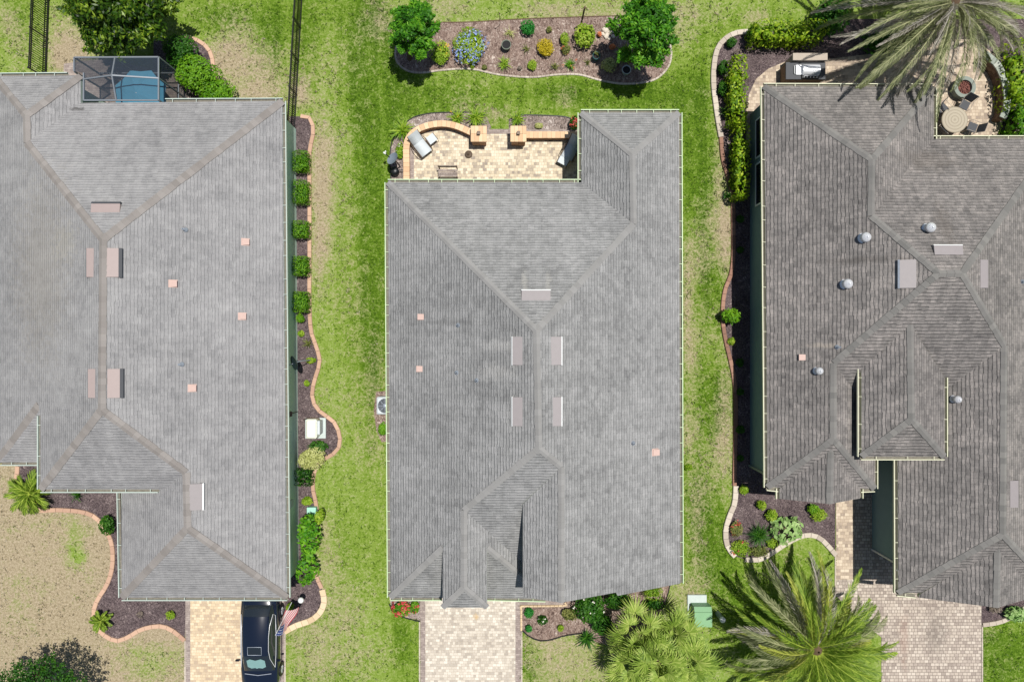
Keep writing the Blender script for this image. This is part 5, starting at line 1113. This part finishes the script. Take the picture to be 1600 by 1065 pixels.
for i in range(90):
    a, r = RND.uniform(0, 6.28), R_*.62*math.sqrt(RND.random()); s_ = RND.uniform(.03, .055); b.box((p.x+math.cos(a)*r, p.y+math.sin(a)*r, .33+RND.uniform(0, .03)), (s_, s_, s_), R=Matrix.Rotation(RND.uniform(0, 3), 3, (RND.random(), RND.random(), 1)))
b.lathe((p.x, p.y, 0), [(R_*.64, .31), (0, .32)], 16); o = b.build('lava_fill', plain('red lava rock', hx(112, 72, 64), .9, var=.4, sc=18), fp); tag(o, kind='stuff')
# outdoor kitchen + grill
p0, p1 = P(1228, 127, .9), P(1290, 88, .9); cx, cy = (p0.x+p1.x)/2, (p0.y+p1.y)/2
kt = empty('grill_counter', (cx, cy, 0), 'stone grill counter with a raised back ledge near the right patio', 'outdoor kitchen')
b = MB(); b.box((cx, cy-.08, .42), (p1.x-p0.x-.1, .82, .84)); b.build('blocks', MAT['wall_brown'], kt); b = MB(); b.box((cx, cy-.1, .87), (p1.x-p0.x, .86, .05), bev=.01); b.build('counter_top', MAT['sling_d'], kt)
b = MB(); b.box((cx+.12, p1.y-.12, .55), (p1.x-p0.x-.3, .3, 1.1)); b.box((cx+.12, p1.y-.12, 1.12), (p1.x-p0.x-.26, .36, .05), bev=.01); b.build('back_ledge', MAT['curb_w'], kt)
g = P(1268, 108, 1.1); gr = empty('gas_grill', (g.x, g.y, .9), 'stainless steel gas grill with black front set in the stone counter', 'grill')
b = MB(); n = 10; W_ = .85; vs = []
for i in range(n+1): a = math.pi*i/n; vs += [(g.x-W_/2, g.y+math.cos(a)*.27, .95+math.sin(a)*.24), (g.x+W_/2, g.y+math.cos(a)*.27, .95+math.sin(a)*.24)]
b.add(vs, [(2*i, 2*i+1, 2*i+3, 2*i+2) for i in range(n)]+[tuple(range(0, 2*n+2, 2)), tuple(range(1, 2*n+2, 2))]); b.build('lid', MAT['alum'], gr)
b = MB(); b.box((g.x, g.y-.34, .93), (W_, .14, .09), bev=.01); b.build('control_panel', MAT['black'], gr)
for i in range(5): b = MB(); b.lathe((g.x-.32+i*.16, g.y-.36, .97), [(.03, 0), (.03, .03), (0, .035)], 10); b.build('knob', MAT['alum'], gr)
b = MB(); b.tube([(g.x-.36, g.y-.25, 1.02), (g.x-.36, g.y-.31, 1.05), (g.x+.36, g.y-.31, 1.05), (g.x+.36, g.y-.25, 1.02)], .014); b.build('handle', MAT['alum'], gr)
g = P(1250, 109, .97); sb = empty('side_burner', (g.x, g.y, .9), 'steel side burner lid left of the gas grill', 'side burner'); b = MB(); b.box((g.x, g.y, .93), (.4, .5, .07), bev=.02); b.build('lid', MAT['alum'], sb); b = MB(); b.tube([(g.x-.24, g.y-.2, .95), (g.x-.28, g.y-.18, .98), (g.x-.28, g.y+.18, .98), (g.x-.24, g.y+.2, .95)], .015); b.build('handle', MAT['white'], sb)
# ---------------------------------------------------------------- utilities
def ac_round(px, py, r, label):
    p = P(px, py, .7); root = empty('air_conditioner', (p.x, p.y, 0), label, 'air conditioner'); b = MB()
    b.box((p.x, p.y, .38), (r*2, r*2, .72), bev=.06); b.build('cabinet', MAT['sling'], root); b = MB()
    for i in range(7): b.lathe((p.x, p.y, .745), [(r*.82*(1-i/7.5), 0), (r*.82*(1-i/7.5), .015), (r*.82*(1-i/7.5)-.012, .015), (r*.82*(1-i/7.5)-.012, 0)], 28)
    for i in range(4): a = i*math.pi/4; b.box((p.x, p.y, .765), (r*1.64, .012, .008), rz=a)
    b.build('fan_grille', MAT['lead'], root); b = MB(); b.lathe((p.x, p.y, .0), [(r*.84, .744), (0, .744)], 24); b.build('fan_opening', MAT['dark'], root)
    b = MB(); b.lathe((p.x, p.y, .76), [(.12, 0), (.1, .03), (0, .04)], 14); b.build('fan_hub', MAT['lead'], root)
ac_round(602, 633.5, .44, 'grey air conditioner with round fan partly under the middle house gutter')
p = P(490, 670, .35); ac = empty('pool_heater', (p.x, p.y, 0), 'white slim heat pump cabinet on a pale pad beside the left house', 'heat pump'); 
pp = P(493, 668.5, .08); b = MB(); b.box((pp.x, pp.y, .05), (1.05, 1.05, .1), bev=.01); b.build('pad', MAT['pad'], ac)
q = P(486, 670, .8); b = MB(); b.box((q.x, q.y, .45), (.55, .98, .7), bev=.07); b.build('cabinet', plain('warm white cabinet', hx(214, 216, 200), .4, var=.04), ac); b = MB(); b.box((q.x+.34, q.y+.05, .4), (.14, .7, .6), bev=.03); b.build('coil_guard', MAT['sling'], ac)
b = MB(); b.tube([(q.x-.5, q.y+.42, .3), (q.x-.32, q.y+.5, .5), (q.x+.1, q.y+.53, .5), (q.x+.3, q.y+.45, .4)], .03); b.build('hose', MAT['bronze'], ac)
p = P(487, 798, .4); ub = empty('utility_box', (p.x, p.y, 0), 'small teal green utility box beside the leaning shrub', 'utility box'); b = MB(); b.box((p.x, p.y, .22), (.42, .36, .42), bev=.03); b.build('body', plain('teal cover', hx(140, 190, 170), .5), ub); b = MB(); b.box((p.x, p.y, .45), (.46, .4, .05), bev=.015); b.build('lid', plain('teal lid', hx(150, 200, 180), .5), ub)
# transformer
p = P(1099, 964, .78); tf = empty('transformer_box', (p.x, p.y, 0), 'square green electrical transformer box on a concrete pad in the side lawn', 'transformer')
b = MB(); b.box((p.x-.13, p.y+.3, .06), (.98, 1.15, .12), bev=.015); b.build('pad', MAT['pad'], tf)
b = MB(); W_, D_ = .88, .98; x0, x1, y0, y1 = p.x-W_/2, p.x+W_/2, p.y-D_/2, p.y+D_/2
vs = [(x0, y0, .12), (x1, y0, .12), (x1, y1, .12), (x0, y1, .12), (x0, y0, .78), (x1, y0, .78), (x1, y0+.75, .78), (x0, y0+.75, .78), (x1, y1, .66), (x0, y1, .66)]
b.add(vs, [(4, 5, 6, 7), (7, 6, 8, 9), (0, 1, 5, 4), (1, 2, 8, 6, 5), (3, 0, 4, 7, 9), (2, 3, 9, 8)], 0, .5); b.build('body', MAT['green_box'], tf)
b = MB(); b.box((p.x, p.y+.255, .792), (W_*1.01, .02, .02)); b.box((p.x, y0-.008, .45), (W_*.9, .015, .5)); b.build('lid_seam', plain('darker transformer green', hx(92, 130, 92), .5), tf)
p = P(1130, 969, .95); pm = empty('marker_post', (p.x, p.y, 0), 'white domed pedestal post right of the green transformer', 'pedestal'); b = MB(); b.lathe((p.x, p.y, 0), [(.12, 0), (.12, .8)], 18); b.build('body', plain('grey pedestal', hx(150, 160, 160), .5), pm); b = MB(); b.lathe((p.x, p.y, 0), [(.14, .78), (.145, .88), (.11, .95), (0, .97)], 18); b.build('cap', MAT['white'], pm)
# satellite dishes
def dish(px, py, z, aim, r, label, mdish, mback, hp=None):
    c = P(px, py, z); root = empty('satellite_dish', (c.x, c.y, 0), label, 'satellite dish'); aim = Vector(aim).normalized(); u = aim.cross(Vector((0, 0, 1))).normalized(); v = u.cross(aim)
    b = MB(); n, m = 24, 5; vs = [c]; fs = []
    for j in range(1, m+1):
        for i in range(n): a = 2*math.pi*i/n; rr = r*j/m; vs.append(c+u*math.cos(a)*rr+v*math.sin(a)*rr*1.1+aim*(.28*(j/m)**2*r))
    for i in range(n): fs.append((0, 1+i, 1+(i+1) % n))
    for j in range(m-1):
        for i in range(n): fs.append((1+j*n+i, 1+(j+1)*n+i, 1+(j+1)*n+(i+1) % n, 1+j*n+(i+1) % n))
    b.add(vs, fs, 0, .5, True); b.build('reflector', mdish, root)
    b = MB(); b.tube([c-v*r*.9, c-v*r*.8+aim*r*1.35], .02); b.build('feed_arm', mback, root); b = MB(); e = c-v*r*.8+aim*r*1.35; b.box(e, (.13, .09, .09), R=aim.to_track_quat('X', 'Z').to_matrix(), bev=.02); b.box(e+u*.09, (.06, .06, .1), bev=.01); b.build('receiver', MAT['white'], root)
    bp = c-aim*.25; b = MB(); b.tube([(bp.x, bp.y, 0.0), (bp.x, bp.y, z-.25), c-aim*.08], .03); b.build('mast', mback, root)
dish(615, 249, 1.1, (-.55, .35, .75), .33, 'grey satellite dish on a mast left of the patio wall', plain('grey dish', hx(112, 122, 132), .45), MAT['black'])
p = P(617, 268, .25); b = MB(); b.lathe((p.x, p.y, 0.01), [(.2, 0), (.22, .25), (.2, .42), (.1, .46), (0, .47)], 14); b.box((p.x+.26, p.y+.06, .3), (.3, .05, .05)); o = b.build('utility_canister', MAT['black'], loc=(p.x, p.y, 0)); tag(o, 'short black canister below the grey satellite dish', 'canister')
dish(462, 566, 2.0, (-.75, -.25, .55), .36, 'black satellite dish mounted in front of the left house wall', plain('dark dish', hx(28, 40, 44), .4), MAT['lead'])
# garden light and flag
p = P(471, 936, .7); gl = empty('garden_light', (p.x, p.y, 0), 'white topped garden light in lava rock near the car', 'garden light'); b = MB(); q = P(465, 930); b.tube([(q.x, q.y, 0), (p.x, p.y, .9)], .022); b.build('post', MAT['black'], gl)
b = MB(); b.lathe((p.x, p.y, .78), [(.13, .0), (.16, .03), (.11, .1), (.05, .14), (0, .15)], 14); b.build('lamp_head', MAT['white'], gl)
x = N('flag cloth'); uvn = x.n('UVMap', uv_map='uv').outputs[0]; spx = x.n('SeparateXYZ'); x.l(uvn, spx.inputs[0])
st = x.math('LESS_THAN', x.math('FRACT', x.math('MULTIPLY', spx.outputs[1], 6.5)), .5); c_ = x.mix(st, (.62, .60, .58), (.50, .05, .07))
can = x.math('MULTIPLY', x.math('LESS_THAN', spx.outputs[0], .4), x.math('GREATER_THAN', spx.outputs[1], .46))
vr = x.n('TexVoronoi'); vr.inputs['Scale'].default_value = 9; vr.inputs['Randomness'].default_value = 0; x.l(uvn, vr.inputs[0]); star = x.math('LESS_THAN', vr.outputs['Distance'], .22)
c_ = x.mix(can, c_, x.mix(star, (.03, .05, .19), (.62, .62, .64))); x.col(c_); x.rough(.8)
a_ = P(430, 992, 2.6); bq = P(449, 952, 2.2); fl_ = empty('flag_on_pole', (bq.x, bq.y, 0), 'red white and blue striped flag on a slanted pole beside the black car', 'flag')
b = MB(); b.tube([P(456, 940, 2.0), a_], .009); b.build('pole', MAT['white'], fl_)
me = bpy.data.meshes.new('flag'); d = (a_-bq); L0 = d.length; n, m = 16, 8; vs = []; uv = []
dh = Vector((d.x, d.y, 0)).normalized(); sd = Vector((-dh.y, dh.x, 0))
for i in range(n+1):
    for j in range(m+1):
        s, t = i/n, j/m; q = a_-d*s*.97; vs.append(tuple(q+Vector((0, 0, -.72*t))+sd*(.07*math.sin(t*4+s*5)+.34*t)+dh*(.05*math.sin(t*5))-fl_.location)); uv.append((s, 1-t))
fs = [(i*(m+1)+j, (i+1)*(m+1)+j, (i+1)*(m+1)+j+1, i*(m+1)+j+1) for i in range(n) for j in range(m)]
me.from_pydata(vs, [], fs); ul = me.uv_layers.new(name='uv')
for lp in me.loops: ul.data[lp.index].uv = (uv[lp.vertex_index][1]*0+uv[lp.vertex_index][0], uv[lp.vertex_index][1])
me.materials.append(x.m); o = bpy.data.objects.new('flag_cloth', me); S.collection.objects.link(o); o.parent = fl_
# post, pots, rocks in the island bed
p = P(908, 38); b = MB(); b.tube([(p.x, p.y, 0), (p.x, p.y, 1.75)], .045, 8); b.lathe((p.x, p.y, 1.7), [(.06, 0), (.06, .06), (0, .08)], 8); o = b.build('wooden_post', MAT['soil'], loc=(p.x, p.y, 0)); tag(o, 'dark slim post rising behind the bushy green shrub', 'post')
p = P(781, 40); b = MB(); b.tube([(p.x, p.y, 0), (p.x, p.y, 1.3)], .012, 6); b.lathe((p.x, p.y, 1.25), [(.03, 0), (.03, .05), (0, .06)], 6); o = b.build('garden_stake', MAT['bronze'], loc=(p.x, p.y, 0)); tag(o, 'thin rusty garden stake at the back of the island bed', 'stake')
def pot(px, py, r, h, mt, label, plant=None):
    p = P(px, py, h); root = empty('plant_pot', (p.x, p.y, 0), label, 'plant pot', 'pots in the island bed'); b = MB(); b.lathe((p.x, p.y, .02), [(r*.7, 0), (r*.95, h*.8), (r, h*.85), (r, h), (r*.86, h), (r*.84, h*.8)], 22); b.build('pot', mt, root); b = MB(); b.lathe((p.x, p.y, .02), [(r*.85, h*.82), (0, h*.84)], 16); b.build('soil', MAT['dark'], root)
    return p
pot(791, 70, .25, .35, plain('grey pot', hx(110, 118, 104), .6), 'round grey green pot with clipped plant inside'); shrub(791, 69, 6, 6, .25, 'lime', 'round lime plant growing in the grey green pot', 'plant', name='potted_plant', leaf=.05, z0=.3)
pot(932, 87, .2, .4, plain('teal glazed pot', hx(50, 90, 92), .3), 'small teal glazed pot left of the white pot'); blades(932, 84, 6, .25, 'olive', 'sparse plant growing in the teal glazed pot', n=20, z0=.35, name='potted_plant')
pot(979, 109, .23, .4, plain('pale blue grey pot', hx(170, 176, 176), .5), 'pale grey pot with dark soil near the front edging')
def rock(px, py, r, mt, label, group):
    p = P(px, py, r*.5); rr = random.Random(int(px*3+py)); import bmesh
    bm = bmesh.new(); bmesh.ops.create_icosphere(bm, subdivisions=2, radius=r)
    for v in bm.verts: v.co *= rr.uniform(.82, 1.12); v.co.z *= .65; v.co.x *= 1.2
    me = bpy.data.meshes.new('rock'); bm.to_mesh(me); bm.free(); me.materials.append(mt); o = bpy.data.objects.new('rock', me); S.collection.objects.link(o); o.location = (p.x, p.y, r*.45); o.rotation_euler[2] = rr.uniform(0, 3); tag(o, label, 'rock', group)
RW = plain('white rock', hx(196, 186, 170), .9, var=.2)
RL = ['largest whitish rock, upper left of the small pale pile', 'whitish rock at the right of the top of the pale pile', 'whitish rock in the middle of the pale pile', 'small pale rock at the right edge of the pile', 'small pale rock at the left edge of the pile', 'smallest pale rock at the bottom of the pile']
for q, lb in zip(((946, 47, .16), (955, 50, .13), (948, 56, .14), (958, 57, .1), (942, 53, .1), (952, 60, .09)), RL): rock(*q, RW, lb, 'pile of white rocks')
RD = plain('dark rock', hx(70, 66, 66), .9, var=.3)
for q, lb in zip(((964, 41, .14), (972, 36, .12), (957, 38, .1), (970, 44, .1)), ('largest dark rock above the pale pile', 'dark rock nearest the larger tree trunk, at the top', 'dark rock furthest left above the pale pile', 'small dark rock below the largest dark rock')): rock(*q, RD, lb, 'dark rocks near the larger tree')
# ---------------------------------------------------------------- car
cc = P(401, 1010, 1.2); car = empty('parked_car', (cc.x, cc.y, 0), 'black dark blue sedan parked under the left house eave, nose pointing down', 'car')
navy = N('navy car paint'); navy.col((.006, .010, .022)); navy.rough(.22); navy.b.inputs['Coat Weight'].default_value = 1; navy.b.inputs['Coat Roughness'].default_value = .03; navy = navy.m
CL, CW = 4.95, 1.88
# nose towards -Y; stations along the length: y from rear (+) to nose (-)
def loft(rows, closed=False):
    vs = []; n = len(rows[0]); fs = []
    for r in rows: vs += r
    for i in range(len(rows)-1):
        for j in range(n-1): fs.append((i*n+j, i*n+j+1, (i+1)*n+j+1, (i+1)*n+j))
    return vs, fs
def sect(y, hw, zb, zs, ztop):
    """half-section mirrored: sill to shoulder to deck"""
    h = [(hw*.93, zb), (hw*.99, zb+.12), (hw, (zb+zs)/2), (hw*.985, zs-.08), (hw*.93, zs), (hw*.6, ztop), (0, ztop+.015)]
    return [(-a, y, z) for a, z in h]+[(a, y, z) for a, z in reversed(h[:-1])]
rows = [sect(2.47, .60, .5, .72, .78), sect(2.42, .80, .32, .84, .95), sect(2.2, .90, .25, .93, 1.08), sect(1.6, .94, .2, .95, 1.08), sect(.8, .94, .2, .94, 1.02), sect(0, .94, .2, .93, .98), sect(-.8, .94, .2, .92, .97), sect(-1.3, .94, .2, .90, .98), sect(-1.9, .92, .22, .84, .92), sect(-2.25, .84, .28, .72, .82), sect(-2.42, .68, .36, .6, .66), sect(-2.47, .55, .42, .5, .54)]
b = MB(); vs, fs = loft(rows); b.add(vs, fs, 0, .5, True); b.add(rows[0], [list(range(13))]); b.add(rows[-1], [list(range(12, -1, -1))]); body = b.build('body', navy, car, local=True)
def house_sect(y, wb, wt, zb, zt): return [(-wb, y, zb), (-wt-.03, y, zt-.07), (-wt+.04, y, zt), (0, y, zt+.03), (wt-.04, y, zt), (wt+.03, y, zt-.07), (wb, y, zb)]
cab = [house_sect(2.05, .72, .62, 1.02, 1.06), house_sect(1.55, .80, .63, .97, 1.34), house_sect(1.0, .84, .62, .95, 1.44), house_sect(.2, .86, .60, .94, 1.47), house_sect(-.35, .86, .59, .94, 1.43), house_sect(-1.28, .80, .70, .93, 1.0)]
b = MB(); vs, fs = loft(cab); b.add(vs, fs, 0, .5, True); b.build('glasshouse', MAT['glass'], car, local=True)
def up(r, dz=.012): return [(x_, y_, z+dz) for x_, y_, z in r[1:6]]
b = MB(); vs, fs = loft([up(cab[1]), up(cab[2]), up(cab[3]), up(cab[4])]); b.add(vs, fs, 0, .5, True); b.build('roof_panel', navy, car, local=True)
tr_m = MAT['alum']; b = MB(); w1, w2, y0_, y1_ = .34, .34, -.28, .12
zf = lambda y_: 1.485+.012 if y_ > -.1 else 1.46
b.tube([(-w1, y0_, 1.478), (w1, y0_, 1.478), (w1, y1_, 1.505), (-w1, y1_, 1.505), (-w1, y0_, 1.478)], .016, 5); b.build('sunroof_trim', MAT['lead'], car, local=True)
b = MB(); b.add([(-w1+.01, y0_+.01, 1.484), (w1-.01, y0_+.01, 1.484), (w1-.01, y1_-.01, 1.511), (-w1+.01, y1_-.01, 1.511)], [(0, 1, 2, 3)]); b.build('sunroof', MAT['glass'], car, local=True)
for sd in (-1, 1):
    b = MB(); b.tube([(sd*.845, -1.1, .99), (sd*.70, -.55, 1.30), (sd*.655, -.1, 1.41), (sd*.665, .6, 1.42), (sd*.70, 1.1, 1.36), (sd*.79, 1.6, 1.14), (sd*.86, 1.5, 1.0), (sd*.885, .5, .97), (sd*.875, -.5, .97), (sd*.845, -1.1, .99)], .014, 5); b.build('window_trim', tr_m, car, local=True)
    b = MB(); b.box((sd*1.03, -.75, 1.0), (.2, .1, .13), bev=.03); b.box((sd*.93, -.75, .96), (.12, .05, .04)); b.build('side_mirror', navy, car, local=True)
    for y_ in (-1.5, 1.45):
        b = MB(); R = Matrix.Rotation(math.pi/2, 3, 'Y'); tb = MB(); tb.lathe((0, 0, 0), [(.20, -.11), (.32, -.11), (.34, -.08), (.34, .08), (.32, .11), (.20, .11)], 22)
        b.add([Vector((sd*.87, y_, .34))+R@Vector(v) for v in tb.v], tb.f); t = b.build('wheel', MAT['black'], car, local=True)
        b = MB(); tb = MB(); tb.lathe((0, 0, 0), [(.21, .09*sd), (.19, .07*sd), (.05, .08*sd), (0, .09*sd)], 16)
        for k in range(5): a = k*1.2566; tb.box((math.cos(a)*.11, math.sin(a)*.11, .085*sd), (.2, .05, .03), rz=a)
        b.add([Vector((sd*.87, y_, .34))+R@Vector(v) for v in tb.v], tb.f); b.build('rim', MAT['alum'], t, local=True)
    b = MB(); b.box((sd*.66, -2.3, .66), (.3, .16, .1), bev=.03); b.build('headlight', MAT['glass'], car, local=True)
b = MB(); b.tube([(-.66, -1.42, 1.0), (0, -1.5, 1.01), (.66, -1.42, 1.0)], .02, 6); b.build('wiper_cowl', MAT['lead'], car, local=True)
b = MB(); 
sh = [(-.5, -.62), (-.3, -.52), (0, -.60), (.3, -.52), (.5, -.62), (.5, -1.0), (.3, -1.1), (.1, -1.06), (0, -1.1), (-.1, -1.06), (-.3, -1.1), (-.5, -1.0)]
b.add([(x_*.9, y_, 1.43+(y_+.35)*.4624+.06-abs(x_)*.05) for x_, y_ in sh], [list(range(12))]); b.build('sun_shade', plain('pale teal sun shade', hx(116, 150, 148), .6), car, local=True)
b = MB(); b.box((0, -2.49, .5), (.9, .03, .16), bev=.01); b.build('front_grille', MAT['black'], car, local=True)
